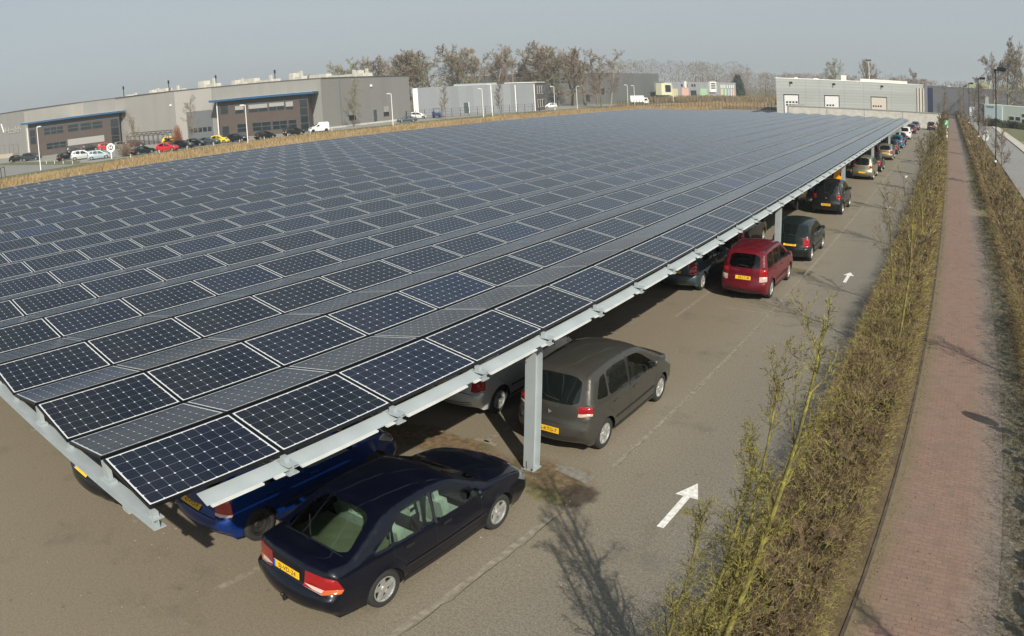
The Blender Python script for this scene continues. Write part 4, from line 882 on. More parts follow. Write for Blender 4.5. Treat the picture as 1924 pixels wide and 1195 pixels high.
def hedge(name, x0, x1, y0, y1, hf, label, m, seed, dens, gaps=()):
    r = random.Random(seed); b = MB(); tw = []
    def tq(p, d, w_, tone):
        s_ = d.cross(rv(r)).normalized()*w_; q = p+d; b.quad(p-s_, p+s_, q+s_*.55, q-s_*.55); tw.append(tone)
    y = y0
    while y < y1:
        dist = max(5, math.hypot(y-CAM.y, 6)); dy = .25 if dist < 22 else (.5 if dist < 60 else 1.5)
        near_ = dist < 24; n = int(dens(dist)*dy); sc_ = max(1., dist/11.)
        if any(a < y < c for a, c in gaps): y += dy; continue
        for i in range(n):
            yy = y+r.random()*dy; f = r.random(); H_ = hf(yy)*(.72+.28*math.sin(math.pi*min(1,max(0,f))))*(1+.10*math.sin(yy*2.3+f*5)+.08*math.sin(yy*5.1)); x = x0+(x1-x0)*f+.10*math.sin(yy*1.7)+.06*math.sin(yy*4.3); x -= (1-f)*.55*min(1,max(0,(5.5-yy)/3)) if x1 < 6 else 0
            z = H_*(1-r.random()**1.6*.95); face = r.random() < .35
            if face: x = (x0 if r.random() < .6 else x1)+r.gauss(0,.07); z = H_*r.random()
            out = Vector(((f-.5)*.9 if not face else (-.8 if x < (x0+x1)/2 else .8), r.gauss(0,.55), r.uniform(-.1,1.0)))+rv(r,.35); L_ = r.uniform(.05,.19)*min(2.2, sc_**.5); p = Vector((x,yy,z)); d = out.normalized()*L_; tone = r.random(); w_ = r.uniform(.0012,.0034)*sc_
            if not near_: tq(p, d, w_, tone); continue
            m_ = p+d*.5; tq(p, d*.5, w_, tone); d2 = (d+rv(r, L_*.6))*.5; tq(m_, d2, w_*.8, tone)
            for k in range(2): dd = (d.normalized()+rv(r,.7)).normalized()*L_*r.uniform(.2,.45); tq(p+d*r.random(), dd, w_*.7, min(.99, tone+r.uniform(0,.3)))
        y += dy
    # dark inner quads so that the core is closed
    yy = y0
    while yy < y1:
        dist = max(5, math.hypot(yy-CAM.y, 6)); s = .35*max(1, dist/25.)
        if not any(a < yy < c for a, c in gaps):
            for k in range(16):
                x = r.uniform(x0+.12, x1-.12); z = r.uniform(.0, hf(yy)*.72); u_ = rv(r).normalized()*.15*max(1,dist/30); v_ = u_.cross(rv(r)).normalized()*.11*max(1,dist/30); p = Vector((x,yy+r.random()*s,z)); b.quad(p-u_,p-v_,p+u_,p+v_); tw.append(.05)
        yy += s
    o = b.obj(name, m); a = o.data.attributes.new('twig', 'FLOAT', 'FACE'); a.data.foreach_set('value', tw); return tag(o, label, 'hedge')
dn = lambda d: 3100 if d < 12 else (2300 if d < 24 else (1400*24/d if d < 60 else 360))
hedge('hedge', 4.30, 5.72, -3, 143, lambda y: .78+.05*math.sin(y*.7), 'long leafless hedge with yellow-green lichen between the car park and the brick path', M_HEDGE, 5, dn)
hedge('hedge', 8.95, 11.2, -4, 40.2, lambda y: 1.08, 'near part of the hedge right of the brick path, before the paved branch', M_HEDGE2, 6, lambda d: dn(d)*.8)
hedge('hedge', 9.05, 11.1, 43.4, 300, lambda y: 1.0, 'far part of the hedge right of the brick path, where the black lamps stand', M_HEDGE2, 7, lambda d: dn(d)*.8)
hedge('hedge', 4.5, 5.6, 143, 250, lambda y: 1.0, 'far continuation of the hedge beyond the concrete wall', M_HEDGE2, 8, lambda d: 120)
# young trees in the hedges
YOUNG = [(7,15,.55,.42,.0,.40,.5,.035),(4,6,.55,.5,.07,.1),(3,5,.65,.5,.04,.1),(2,0,0,0,0,0)]
def young(name, x, y, h, seed, label, cfg=YOUNG, rad=.045, wmin=.011, lean=(0,0), cm=None, tm=None, group='young trees planted in the hedges'):
    a, c = tree_meshes(seed, h, cfg, rad, wmin, 1, 6, tm or M_LICH, cm or M_LICH)
    t = thing(name, label, 'tree', (x,y,0), 0, group); t.rotation_euler = (lean[1], lean[0], 0); link('trunk', a, t); link('crown', c, t); return t
yt = young('young_tree', 4.85, 2.70, 4.75, 105, 'nearest young tree, leafless with bright yellow-green lichen, in the bottom of the photo', NEAR, .045, .0065, (.10,-.125))
a_, c_ = tree_meshes(119, 3.9, NEAR, .032, .0065, 1, 6, M_LICH, M_LICH)
for nm_, me_ in (('trunk', a_), ('crown', c_)): o = link(nm_, me_, yt); o.rotation_euler = (0, -.085, 0); o.location = (0,0,.3)
young('young_tree', 4.60, 2.80, 3.55, 111, 'forked young tree immediately left of the nearest one, a little lower', NEAR, .030, .0065, (.07,-.08))
young('young_tree', 4.30, 2.80, 2.95, 131, 'lowest lichen-covered sapling at the left foot of the two nearest trees', NEAR, .024, .0065, (.07,-.06))
young('young_tree', 5.28, 15.9, 4.3, 113, 'second young tree in the left hedge, with a straight pale stem', YOUNG, .04, .009, cm=M_LICHB)
young('young_tree', 4.75, 20.6, 3.2, 114, 'low bushy young tree leaning out of the left hedge over the lane', YOUNG, .035, .010, (-.12,0), cm=M_LICHB)
young('young_tree', 5.2, 29.3, 4.0, 115, 'young tree with a yellow stem in the left hedge, third from the front', YOUNG, .04, .012, cm=M_LICHB)
spots = [(4.9,38.5,3.6),(5.1,49,3.4),(5.0,59,3.2),(5.2,70,3.4),(5.0,82,3.2),(5.2,95,3.4),(5.0,108,3.2),(5.1,121,3.4)]
for i, (x, y, h) in enumerate(spots): young('young_tree', x, y, h, 120+i, 'young leafless tree number %d along the left hedge beyond the third' % (i+4) if False else ['slender young tree level with the third post','slender young tree level with the champagne people carrier','slender young tree level with the fourth post','slender young tree level with the olive hatchback','slender young tree level with the fifth post','slender young tree level with the navy hatchback','slender young tree level with the far end of the carport','last slender young tree before the concrete wall'][i], YOUNG, .035, .010+y*.0003, cm=M_LICHB, tm=M_LICHB)
cy_ = [(5.3,171,8.6,'columnar leafless tree at the far end of the left hedge'),(8.9,190,8.0,'columnar leafless tree where the brick path narrows'),(9.6,176,6.8,'dense columnar tree beside the far black lamps')]
for i, (x, y, h, lb) in enumerate(cy_): t_ = tree('columnar_tree', 'slim', x, y, h, lb, None, i*2., .62)
young('young_tree', 10.75, 56.6, 3.9, 141, 'young tree with a thin stem right of the nearest black lamp', YOUNG, .045, .03, cm=M_TWIG, tm=M_TRUNK)
young('young_tree', 10.6, 14.6, 4.0, 142, 'young tree just outside the right edge, casting its shadow across the path', YOUNG, .05, .012, cm=M_TWIG)
young('young_tree', 10.9, 2.4, 4.4, 143, 'young tree beyond the right edge, casting the shadow in the bottom corner of the path', NEAR, .06, .012, cm=M_TWIG)
young('young_tree', 10.8, 84., 3.9, 144, 'young tree beside the round road sign', YOUNG, .045, .035, cm=M_TWIG, tm=M_TRUNK)
young('young_tree', 11.0, 110., 4.4, 145, 'young tree between the second and third black lamps', YOUNG, .05, .045, cm=M_TWIG, tm=M_TRUNK)
young('young_tree', 11.0, 133., 4.4, 146, 'young tree near the third black lamp', YOUNG, .05, .05, cm=M_TWIG, tm=M_TRUNK)
young('young_tree', -107.2, 105.2, 9.0, 151, 'lone young tree before the plain grey warehouse wall', SLIM, .10, .032, cm=M_TWIGG, tm=M_TRUNK, group='young trees by the grey warehouses')
young('young_tree', -103.0, 62.5, 8.0, 152, 'thin young tree before the big door of the left warehouse', SLIM, .06, .020, cm=M_TWIG, tm=M_TRUNK, group='young trees by the grey warehouses')
young('young_tree', -104.5, 53.2, 6.4, 153, 'thin young tree by the shrub beside the octagonal sign', SLIM, .05, .018, cm=M_TWIG, tm=M_TRUNK, group='young trees by the grey warehouses')
young('young_tree', -101.5, 128., 7.0, 154, 'young tree before the pale metal wall', SLIM, .07, .026, cm=M_TWIG, tm=M_TRUNK, group='young trees by the grey warehouses')
young('young_tree', -97.0, 143., 7.0, 155, 'young tree by the white strips of the pale metal wall', SLIM, .07, .026, cm=M_TWIG, tm=M_TRUNK, group='young trees by the grey warehouses')
def shrub(x, y, rx, h, seed, label, m, n=700, w_=.02):
    r = random.Random(seed); b = MB()
    for i in range(n):
        a = r.uniform(0,6.28); e = r.uniform(.2,1.45); d = Vector((math.cos(a)*math.cos(e)*rx, math.sin(a)*math.cos(e)*rx, math.sin(e)*h)); p = d*r.uniform(0,.75); q = d*.3+rv(r,.08); s_ = q.cross(rv(r)).normalized()*w_; b.quad(p-s_,p+s_,p+q+s_*.5,p+q-s_*.5)
    o = b.obj('shrub', m); o.location = (x,y,0); return tag(o, label, 'shrub')
shrub(-104.8, 51.6, 1.8, 2.3, 1, 'brown leafless shrub beside the dark green sedan', M_TWIG, 900, .03)
shrub(-105.5, 62.2, 1.2, 4.2, 2, 'rust red shrub rising behind the front row of cars', soil('rust_twigs', (.22,.08,.04), (.28,.12,.06), 1.), 700, .03)
for i, (x, y, rx, h) in enumerate([(17.5,178,3.5,1.8),(22,176,5,1.6),(26.5,174,4,1.5)]): shrub(x, y, rx, h, 10+i, ['dark green bush left in the bed before the pale low building','wide dark green bush in the middle of the bed before the pale low building','dark green bush right in the bed before the pale low building'][i], soil('dark_shrub', (.03,.04,.015), (.06,.075,.03), 1.), 2200, .07)
# ------------------------------------------------------------------ buildings
def cladding(name, c, horiz=False, period=.30, rough=.6, depth=.02, vary=.08):
    g = NG(name, rough); x, y, z = g.xyz(); wv = g.n.nodes.new('ShaderNodeTexWave'); wv.inputs['Scale'].default_value = 1.0; wv.inputs['Distortion'].default_value = 0
    if horiz: co = z
    else: co = g.math('ADD', g.math('MULTIPLY', x, .71), g.math('MULTIPLY', y, .71))
    s = g.math('SINE', g.math('MULTIPLY', co, 6.283/period)); g.n.nodes.remove(wv)
    pn = g.n.nodes.new('ShaderNodeTexWhiteNoise'); pn.noise_dimensions = '1D'; g.lk(g.math('FLOOR', g.math('DIVIDE', co, period*4)), pn.inputs['W'])
    cc = g.mix(g.ramp(pn.outputs[0], 0, 1, 0, 1), tuple(v*(1-vary) for v in c), tuple(v*(1+vary) for v in c)); cc = g.mix(g.ramp(s, .7, 1., 0, .35), cc, tuple(v*.62 for v in c))
    cc = g.mix(g.ramp(g.noise(.12, 4), .4, .7, 0, .25), cc, tuple(v*.8 for v in c)); g.bump(s, .4, depth); return g.done(cc)
M_CLAD = cladding('grey_cladding', (.195,.192,.182), vary=.04); M_CLADSUN = cladding('sunlit_cladding', (.285,.275,.255), vary=.04); M_CLADP = cladding('pale_cladding', (.205,.22,.235), period=.5, vary=.12)
M_CLADD = cladding('dark_cladding', (.105,.11,.11)); M_CLADH = cladding('pale_horizontal_cladding', (.265,.28,.27), True, .75); M_CLADV = cladding('mauve_cladding', (.215,.21,.22), True, .5)
def brickm(name, c1, c2, mo):
    g = NG(name, .9); bt = g.n.nodes.new('ShaderNodeTexBrick'); x, y, z = g.xyz(); cb = g.n.nodes.new('ShaderNodeCombineXYZ'); g.lk(g.math('ADD', g.math('MULTIPLY', x, .7), g.math('MULTIPLY', y, .7)), cb.inputs[0]); g.lk(z, cb.inputs[1]); g.lk(cb.outputs[0], bt.inputs[0])
    bt.inputs['Scale'].default_value = 1; bt.inputs['Brick Width'].default_value = .42; bt.inputs['Row Height'].default_value = .14; bt.inputs['Mortar Size'].default_value = .012
    bt.inputs['Color1'].default_value = (*c1,1); bt.inputs['Color2'].default_value = (*c2,1); bt.inputs['Mortar'].default_value = (*mo,1)
    return g.done(g.mix(g.ramp(g.noise(.3, 4), .35, .7, 0, .4), bt.outputs[0], tuple(v*.75 for v in c1)))
M_BRICK = brickm('brown_brick', (.088,.066,.056), (.072,.055,.048), (.07,.062,.058)); M_BRICKD = brickm('dark_brick', (.095,.075,.075), (.075,.062,.062), (.07,.06,.06))
M_ROOFING = mat('roofing', (.20,.20,.20), .9, vary=.15, scale=.2); M_BLUE = mat('blue_fascia', (.010,.070,.155), .5); M_TEAL = mat('teal_window_frame', (.045,.068,.076), .4); M_HVAC = mat('roof_unit', (.50,.48,.42), .6, vary=.15, scale=2)
class Fac:      # a facade line from a to c; u metres along it, z up, outwards = towards the camera
    def __init__(s, a, c):
        s.a = Vector((*a,0)); s.d = (Vector((*c,0))-s.a); s.L = s.d.length; s.d.normalize(); n = Vector((s.d.y,-s.d.x,0))
        if n.dot(Vector((CAM.x,CAM.y,0))-s.a) < 0: n = -n
        s.n = n; s.M = Matrix(((s.d.x,n.x,0,s.a.x),(s.d.y,n.y,0,s.a.y),(0,0,1,0),(0,0,0,1)))
    def box(s, b, u0, u1, z0, z1, d0, d1, mi=0): b.box(u0,d0,z0,u1,d1,z1,mi,s.M)
    def window(s, parent, u0, u1, z0, z1, fr, gl=None, name='window', panes=1, blind=0., rows=1):
        b = MB(); s.box(b,u0,u1,z0,z1,.0,.06); o = b.obj(name, fr, parent); w_ = (u1-u0)/panes; hh = (z1-z0)/rows; f = .07
        for i in range(panes):
            for j in range(rows): b = MB(); s.box(b,u0+i*w_+f,u0+(i+1)*w_-f,z0+j*hh+f,z0+(j+1)*hh-f,.062,.072); b.obj('pane', gl or M_GLASSD, o)
        if blind: b = MB(); s.box(b,u0+f,u1-f,z1-f-(z1-z0)*blind,z1-f,.075,.085); b.obj('blind', M_BLIND, o)
        return o
    def part(s, parent, name, u0, u1, z0, z1, m, d1=.05, d0=0.): b = MB(); s.box(b,u0,u1,z0,z1,d0,d1); return b.obj(name, m, parent)
def bld(name, label, cat='building'): return thing(name, label, cat, (0,0,0))
# left warehouse: a stepped front of flat grey faces
W1 = bld('warehouse', 'long grey metal warehouse with stepped front and two brown brick offices, at the left', 'warehouse')
fr = [(-205,40),(-181.2,53.3),(-174,57.6),(-155.3,66.3),(-151.5,73.0),(-131,77.0),(-125,82.5),(-108.8,98.2),(-114.2,130.6)]; hz = [11.4,11.3,11.3,11.0,11.0,10.7,10.6,10.5,10.4]
back = [(-150,146),(-225,110),(-250,60)]
poly = fr+back; b = MB()
top = hz+[10.4,11.2,11.4]
b.prism(poly, 0, top, 0, None, 1); b.obj('wall', [M_CLAD, M_ROOFING], W1)
for i, m_ in ((2, M_CLADSUN), (4, M_CLADSUN), (3, M_CLAD), (5, M_CLADSUN)):  # paler and greyer faces imitate sun and shade on the steps
    F_ = Fac(fr[i], fr[i+1]); b = MB(); F_.box(b,.02,F_.L-.02,.1,min(hz[i],hz[i+1])-.12,.003,.05); b.obj('toned_wall_face', m_, W1)
b = MB()
for i in range(len(fr)-1):
    F_ = Fac(fr[i], fr[i+1]); a_, c_ = Vector((*fr[i],0)), Vector((*fr[i+1],0)); n = F_.n*.09
    b.add([(p.x,p.y,z) for p, z in ((a_+n,hz[i]-.1),(c_+n,hz[i+1]-.1),(c_+n,hz[i+1]+.12),(a_+n,hz[i]+.12),(a_-n*3,hz[i]+.12),(c_-n*3,hz[i+1]+.12))], [(0,1,2,3),(3,2,5,4)])
b.obj('roof_edge', mat('dark_edge', (.07,.07,.07), .6), W1)
F7 = Fac(fr[7], fr[8])
F7.window(W1, 8.5, 11.0, 1.2, 3.6, M_GREYFR, blind=.5); F7.window(W1, 21.4, 23.6, 1.3, 3.7, M_GREYFR, blind=.55)
d_ = F7.part(W1, 'door', 17.6, 18.8, 0.05, 3.0, M_TEAL); F7.part(d_, 'handle', 17.7, 17.76, 1.2, 1.35, M_GALV, .09, .05)
F7.part(W1, 'plinth', 2, F7.L, 0, .35, M_CONC, .08); F7.part(W1, 'downpipe', 6.0, 6.12, .4, 10.2, M_GREYFR, .14)
F7.part(W1, 'wall_lamp', 17.0, 17.4, 8.2, 8.7, M_WHITE, .3)
F4 = Fac(fr[4], fr[5]); F4.part(W1, 'wall_lamp', F4.L*.93, F4.L*.93+.4, 7.6, 8.0, M_WHITE, .3)
F5 = Fac(fr[5], fr[6]); g_ = F5.part(W1, 'roller_door', 2.4, 8.0, .0, 6.0, mat('door_grey', (.10,.11,.12), .5), .10, .051)
for i in range(5): F5.part(g_, 'pane', 2.7+i*1.02, 3.5+i*1.02, 1.6, 2.5, M_GLASSD, .13, .101)
F1 = Fac(fr[1], fr[2])
tm = text_mesh('Health', 2.3, .12, spacing=.95); tm.materials.append(mat('letter_grey', (.31,.31,.29), .5))
def wall_text(me, F, u, z, parent, off=.10):
    o = link('wall_lettering', me, parent); M = Matrix(((F.d.x,0,F.n.x,0),(F.d.y,0,F.n.y,0),(0,1,0,0),(0,0,0,1))); p = F.a+F.d*u+F.n*off; M.translation = (p.x,p.y,z); o.matrix_local = M; return o
wall_text(tm, F1, 4.2, 6.7, W1)
b = MB()
for u, z, l in ((.6,7.6,2.4),(-1.3,6.0,2.2)): M = F1.M @ Matrix.Translation((u,.1,z)) @ Matrix.Rotation(R(-18),4,'Y'); b.box(-.16,0,-l/2,.16,.12,l/2,0,M)
b.obj('wall_logo', M_WHITE, W1); F1.window(W1, -1.0, 5.4, .8, 3.2, mat('dark_edge', (.07,.07,.07)), M_CLAD, panes=4)
F1.part(W1, 'plinth', -2.0, 4.0, 0, 1.0, mat('pale_brick', (.36,.31,.24), .9), .9)
for i, (x, y, w_, h) in enumerate([(-151,75.5,5,1.0),(-147,80,3.2,1.5),(-143,82,7,1.5),(-136,88,5,2.2),(-131,93,3.,1.6),(-128,97,8,1.7),(-121,102,3.0,2.0),(-119,112,12,1.5),(-116.5,118,3,1.8)]):
    b = MB(); z0 = 10.6; h = h*1.25; w_ = w_*1.5; b.box(x-w_/2-4,y+4-.9,z0,x-w_/6-4,y+4+.9,z0+h*.8); b.box(x-w_/6-3.9,y+3.4,z0,x+w_/2-4,y+4.6,z0+h*.45); b.box(x+w_/3-4,y+3.0,z0,x+w_/3-3.2,y+3.35,z0+h*.9); u_ = b.obj('roof_unit', M_HVAC, W1)
for x, y in ((-157,78),(-147,85),(-139,93),(-131,104)): b = MB(); b.tube((x,y,10.4),(x,y,13.6),.10,.10,6); b.tube((x,y,13.0),(x,y,13.8),.22,.22,6); b.obj('chimney', M_BLACKMETAL, W1)
def office(a, c, h, wins, label, depth=6.):
    O = Fac(a, c); root = bld('brick_office', label, 'office'); b = MB(); O.box(b,0,O.L,0,h,-depth,0); b.obj('wall', M_BRICK, root)
    b = MB(); O.box(b,-1.6,O.L+1.4,h,h+.42,-depth-.5,1.3); b.obj('roof', [M_BLUE], root); b = MB(); O.box(b,-1.3,O.L+1.1,h+.425,h+.46,-depth-.2,1.0); b.obj('roof_covering', M_HVAC, root)
    b = MB(); O.box(b,-.05,O.L+.05,h-1.15,h-.01,.01,.06); b.obj('dark_wall_band', mat('dark_edge', (.07,.07,.07)), root)  # dark band across the wall top, below the roof slab
    for w_ in wins: O.window(root, *w_[:4], M_TEAL, panes=w_[4], blind=w_[5], rows=w_[6])
    O.part(root, 'downpipe', -.35, -.2, 0, h, M_WHITE, .3)
    return root, O
L1 = 21.3
office((-157.7,52.9),(-148.6,72.2),7.55,[(.2,1.6,2.9,6.2,1,0,2),(3.6,8.2,4.6,6.2,3,0,2),(9.2,11.8,4.6,6.2,1,0,2),(12.2,14.8,4.6,6.2,1,0,2),(15.0,17.4,4.6,6.2,1,0,2),(3.9,8.6,1.3,2.7,3,0,2),(8.9,17.6,1.5,3.0,3,.97,1),(19.2,21.1,.6,6.3,1,0,3)], 'left brown brick office with blue roof edge, behind the parked silver cars')
office((-121.4,81.6),(-107.2,93.2),7.45,[(.3,2.0,4.8,6.5,1,0,1),(.4,1.9,.1,2.4,1,0,1),(3.4,5.3,4.7,6.3,1,.5,1),(6.2,10.2,4.7,6.3,2,.5,1),(10.4,13.6,4.7,6.3,2,.45,1),(13.8,15.4,4.7,6.3,1,.6,1),(3.6,5.6,.9,2.6,1,0,2),(6.8,10.6,.9,2.6,2,0,2),(10.9,13.9,.9,2.6,2,0,2),(14.1,15.8,.9,2.6,1,0,2),(16.6,18.2,.2,6.4,1,0,4)], 'right brown brick office with blue roof edge, behind the yellow car', 5.)
# roof rack for bicycles
def bike_shed(a, c):
    F = Fac(a, c); t = thing('bicycle_shelter', 'dark steel bicycle shelter full of bikes against the grey wall', 'bicycle shelter'); b = MB(); n = 9
    P = lambda u, d, z: F.M @ Vector((u, d, z))
    for i in range(n+1):
        u = F.L*i/n; b.tube(P(u,0,0),P(u,0,2.2),.05); b.tube(P(u,2.2,0),P(u,2.2,2.0),.05); b.tube(P(u,2.2,2.0),P(u,1.1,2.7),.04); b.tube(P(u,1.1,2.7),P(u,0,2.2),.04)
    for d, z in ((2.2,2.0),(1.1,2.7),(0,2.2)): b.tube(P(0,d,z),P(F.L,d,z),.06)
    b.obj('frame', M_BLACKMETAL, t)
    return F
FS = bike_shed((-143.5,73.2),(-127.5,74.9))
bk = MB()
for sx_ in (-.5,.5):
    for i in range(14): a0, a1 = 2*math.pi*i/14, 2*math.pi*(i+1)/14; bk.tube((0,sx_+.33*math.cos(a0),.33+.33*math.sin(a0)),(0,sx_+.33*math.cos(a1),.33+.33*math.sin(a1)),.022,.022,4,0,False)
for p0, p1 in (((0,-.5,.33),(0,-.12,.35)),((0,-.5,.33),(0,-.2,.85)),((0,-.12,.35),(0,-.22,.95)),((0,-.12,.35),(0,.38,.85)),((0,-.2,.82),(0,.36,.9)),((0,.5,.33),(0,.36,1.05)),((-.25,.33,1.05),(.25,.33,1.05)),((0,-.3,.97),(0,-.12,.97))): bk.tube(p0,p1,.022,.022,5)
bme = bk.mesh('bicycle', [mat('bike_paint', (.10,.11,.13), .4)])
for i in range(16):
    p = FS.M @ Vector((1+i*.93, .9+.1*(i%3), 0)); o = link('bicycle', bme); o.location = p; o.rotation_euler = (0,R(rnd.uniform(-6,6)),R(8+rnd.uniform(-8,8))); tag(o, 'dark bicycle in the shelter against the grey wall', 'bicycle', 'bicycles parked in the steel shelter')
# pale metal hall with white strips
W2 = bld('metal_hall', 'pale grey ribbed metal hall with thin white strips and a vaulted rooflight', 'hall'); a_, c_ = (-130.5,149.9), (-104.2,169.9); F2 = Fac(a_, c_)
b = MB(); F2.box(b,0,F2.L,0,7.55,-26,0); b.obj('wall', M_CLADP, W2); F2.part(W2, 'corner_strip', 0, 1.3, 0, 7.4, M_WHITE)
for u in (21.0, 27.6, F2.L-.25): F2.part(W2, 'white_strip', u, u+.22, 0, 7.2, M_WHITE, .08)
d_ = F2.part(W2, 'door', 13.6, 14.8, 0, 2.9, M_TEAL, .08); F2.part(d_, 'frame', 14.85, 15.0, 0, 3.0, M_WHITE, .09)
b = MB()
for i in range(8):
    t0, t1 = math.pi*i/8, math.pi*(i+1)/8; P = lambda u, t: F2.M @ Vector((u, -9-3*math.cos(t), 7.5+.6*math.sin(t))); b.quad(P(11,t0),P(23,t0),P(23,t1),P(11,t1))
for u in (11, 23): b.add([F2.M @ Vector((u, -9-3*math.cos(math.pi*i/8), 7.5+.6*math.sin(math.pi*i/8))) for i in range(9)], [tuple(range(9))])
b.obj('vaulted_rooflight', mat('rooflight', (.34,.36,.35), .4), W2)
W3 = bld('brick_house', 'small dark brick office with white-framed windows at the end of the pale hall', 'house'); F3 = Fac((-103.9,170.1), (-103.4,178.0)); b = MB(); F3 = Fac((-103.8,170.2),(-106.4,178.4)); F3.box(b,0,F3.L,0,7.7,-9,0); b.obj('wall', M_BRICKD, W3)
for z in (.9,4.6):
    for u in (.6,3.1,5.6): F3.window(W3, u, u+1.5, z, z+2.2, M_WHITE)
F3.part(W3, 'roof_edge', -.1, F3.L+.1, 7.7, 7.9, M_WHITE, .2, -9.1)
W4 = bld('dark_warehouse', 'wide dark grey warehouse behind the bare trees', 'warehouse'); F4_ = Fac((-136.6,226.3),(-122.8,301.0)); b = MB(); F4_.box(b,0,F4_.L,0,11.5,-40,0); b.obj('wall', M_CLADD, W4)
b = MB(); F4_.box(b,0,9,10.3,11.9,-14,.02); b.obj('roof_parapet', M_BRICKD, W4); F4_.window(W4, 33, 36, 3.0, 5.6, M_GREYFR); F4_.window(W4, 24, 26.5, 0.3, 3.4, M_GREYFR)
W5 = bld('colourful_building', 'low grey building with pastel yellow, salmon, green and blue doors', 'building'); F5_ = Fac((-118.0,296.0),(-105.0,360.8)); b = MB(); F5_.box(b,0,F5_.L,0,8.0,-25,0); b.obj('wall', cladding('mid_cladding', (.25,.26,.27)), W5)
F5_.part(W5, 'window_box', -5.5, 2.5, 2.4, 7.4, mat('cream_panel', (.62,.62,.42), .6), 2.0, -1.0); F5_.part(W5, 'dark_recess', -2.6, 1.8, 3.6, 6.6, M_GLASSD, 2.03, 2.0)
for n_, u0, u1, z1, col in (('door',4.5,10.3,5.0,(.58,.52,.25)),('door',13.8,19.6,5.2,(.72,.38,.30)),('door',30,36.5,5.0,(.32,.52,.28)),('door',50,52.5,4.9,(.55,.54,.25)),('door',54,56,4.9,(.40,.58,.38)),('door',57.2,59,4.9,(.35,.50,.60)),('door',60.3,61.6,4.9,(.62,.60,.42)),('door',62.4,64.2,4.9,(.70,.40,.30))):
    F5_.part(W5, n_, u0, u1, 0, z1, mat('pastel_%d' % int(u0), tuple(.25*.35+.70*q_ for q_ in col), .6), .15)
F5_.part(W5, 'cream_tower', 38.5, 44.5, 3.4, 8.3, mat('cream_white', (.66,.66,.60), .6), .8)
for z in (5.0,6.0,7.0): F5_.part(W5, 'window', 39.3, 43.6, z, z+.6, M_GLASSD, .83, .8)
for u in (13.4,17.4,22.4,24.6): F5_.part(W5, 'window', u, u+1.4, 5.9, 7.0, M_GLASSD, .10)
F5_.part(W5, 'window', 21.5, 26.5, 1.0, 4.2, M_GLASSD, .10); F5_.part(W5, 'window_frame', 16.0, 17.8, 5.4, 8.3, MATS['cream_white'], .3)
for u in (50,52,54,56.5,59,61,63): F5_.part(W5, 'window_frame', u, u+.9, 5.3, 6.9, MATS['cream_white'], .12)
# pale warehouse behind the concrete wall
W6 = bld('pale_warehouse', 'pale warehouse with horizontal cladding and three roller doors behind the concrete wall', 'warehouse'); A6 = (-37.9,176.9); B6 = (-2.0,226.5); F6 = Fac(A6, B6)
FP = [A6,B6,(-4,262),(-43,236)]; b = MB(); b.prism(FP,0,8.5); b.obj('wall', M_CLADH, W6); b = MB(); b.prism([(-38.1,176.8),(-1.8,226.6),(-3.9,262.2),(-43.2,236.2)],8.5,8.62); b.obj('roof_edge', M_WHITE, W6)
M_ROLL = mat('roller_door_white', (.50,.49,.49), .6, vary=.03, scale=2); M_ROLL2 = mat('roller_door_beige', (.40,.355,.30), .6)
for u0, u1, m_, wn in ((2.6,7.4,M_ROLL,4),(17.3,22.6,M_ROLL,3),(36.3,43.0,M_ROLL2,4)):
    z1 = 4.45; F6.part(W6, 'door_frame', u0-.25, u1+.35, 0, z1+.25, M_BLACKMETAL, .03); g_ = F6.part(W6, 'roller_door', u0, u1, 0, z1, m_, .06, .031)
    for j in range(2 if u0 < 5 else 1):
        for i in range(wn): F6.part(g_, 'pane', u0+.5+i*1.1, u0+1.25+i*1.1, 1.95+(j*.65 if u0 < 5 else 0), 2.38+(j*.65 if u0 < 5 else 0), M_GLASSD, .08, .061)
for u in (4.5,20.3,40.5): b = MB(); F6.box(b,u,u+.35,7.2,7.75,.02,.9); b.obj('wall_lamp', M_BLACKMETAL, W6)
for u in (10.2,15.2,25,33,45.5): F6.part(W6, 'panel_joint', u, u+.07, .1, 8.4, M_GREYFR, .01)
for u, d, w_, h in ((10,-4,1.2,.3),(17,-4,2.,.25),(28,-4,2.2,1.4),(35,-3,22,.7)): b = MB(); F6.box(b,u,u+w_,8.62,8.62+h,d-2,d); b.obj('roof_unit', M_HVAC, W6)
b = MB(); F6.box(b,F6.L-3.6,F6.L-3.1,0,7.6,.02,.5); F6.box(b,F6.L-2.2,F6.L-1.5,0,7.6,.02,.5); F6.box(b,F6.L-.6,F6.L-.1,0,7.6,.02,.5); b.obj('pilaster', mat('beige_column', (.46,.41,.34), .7), W6)
F6.part(W6, 'railing', 43.5, 52, 1.0, 1.08, M_GREYFR, 1.5, 1.44)
# right warehouse and low office beyond the road
W7 = bld('right_warehouse', 'long mauve grey warehouse closing the end of the brick path', 'warehouse'); F7_ = Fac((-2.2,246.5),(36,230)); b = MB(); F7_.box(b,0,F7_.L,0,8.6,-30,0); b.obj('wall', M_CLADV, W7)
F7_.part(W7, 'navy_strip', 1.2, 3.2, .4, 8.0, mat('navy_panel', (.02,.035,.09), .4), .08); F7_.part(W7, 'wall_panel', .0, 1.15, 0, 8.5, mat('lilac_panel', (.30,.29,.34), .6), .06)
F7_.part(W7, 'door', 5.2, 6.1, .0, 3.4, M_GREYFR, .08); F7_.part(W7, 'tall_window', 22.6, 23.8, 3.2, 6.8, mat('cream_white', (.66,.66,.60)), .1)
F7_.part(W7, 'sign_box', 16.2, 19.0, 8.62, 10.2, mat('pale_yellow', (.60,.62,.36), .5), -.4, -1.2); F7_.part(W7, 'sign_box', 19.6, 24.2, 8.62, 10.7, MATS['pale_yellow'], -.4, -1.2)
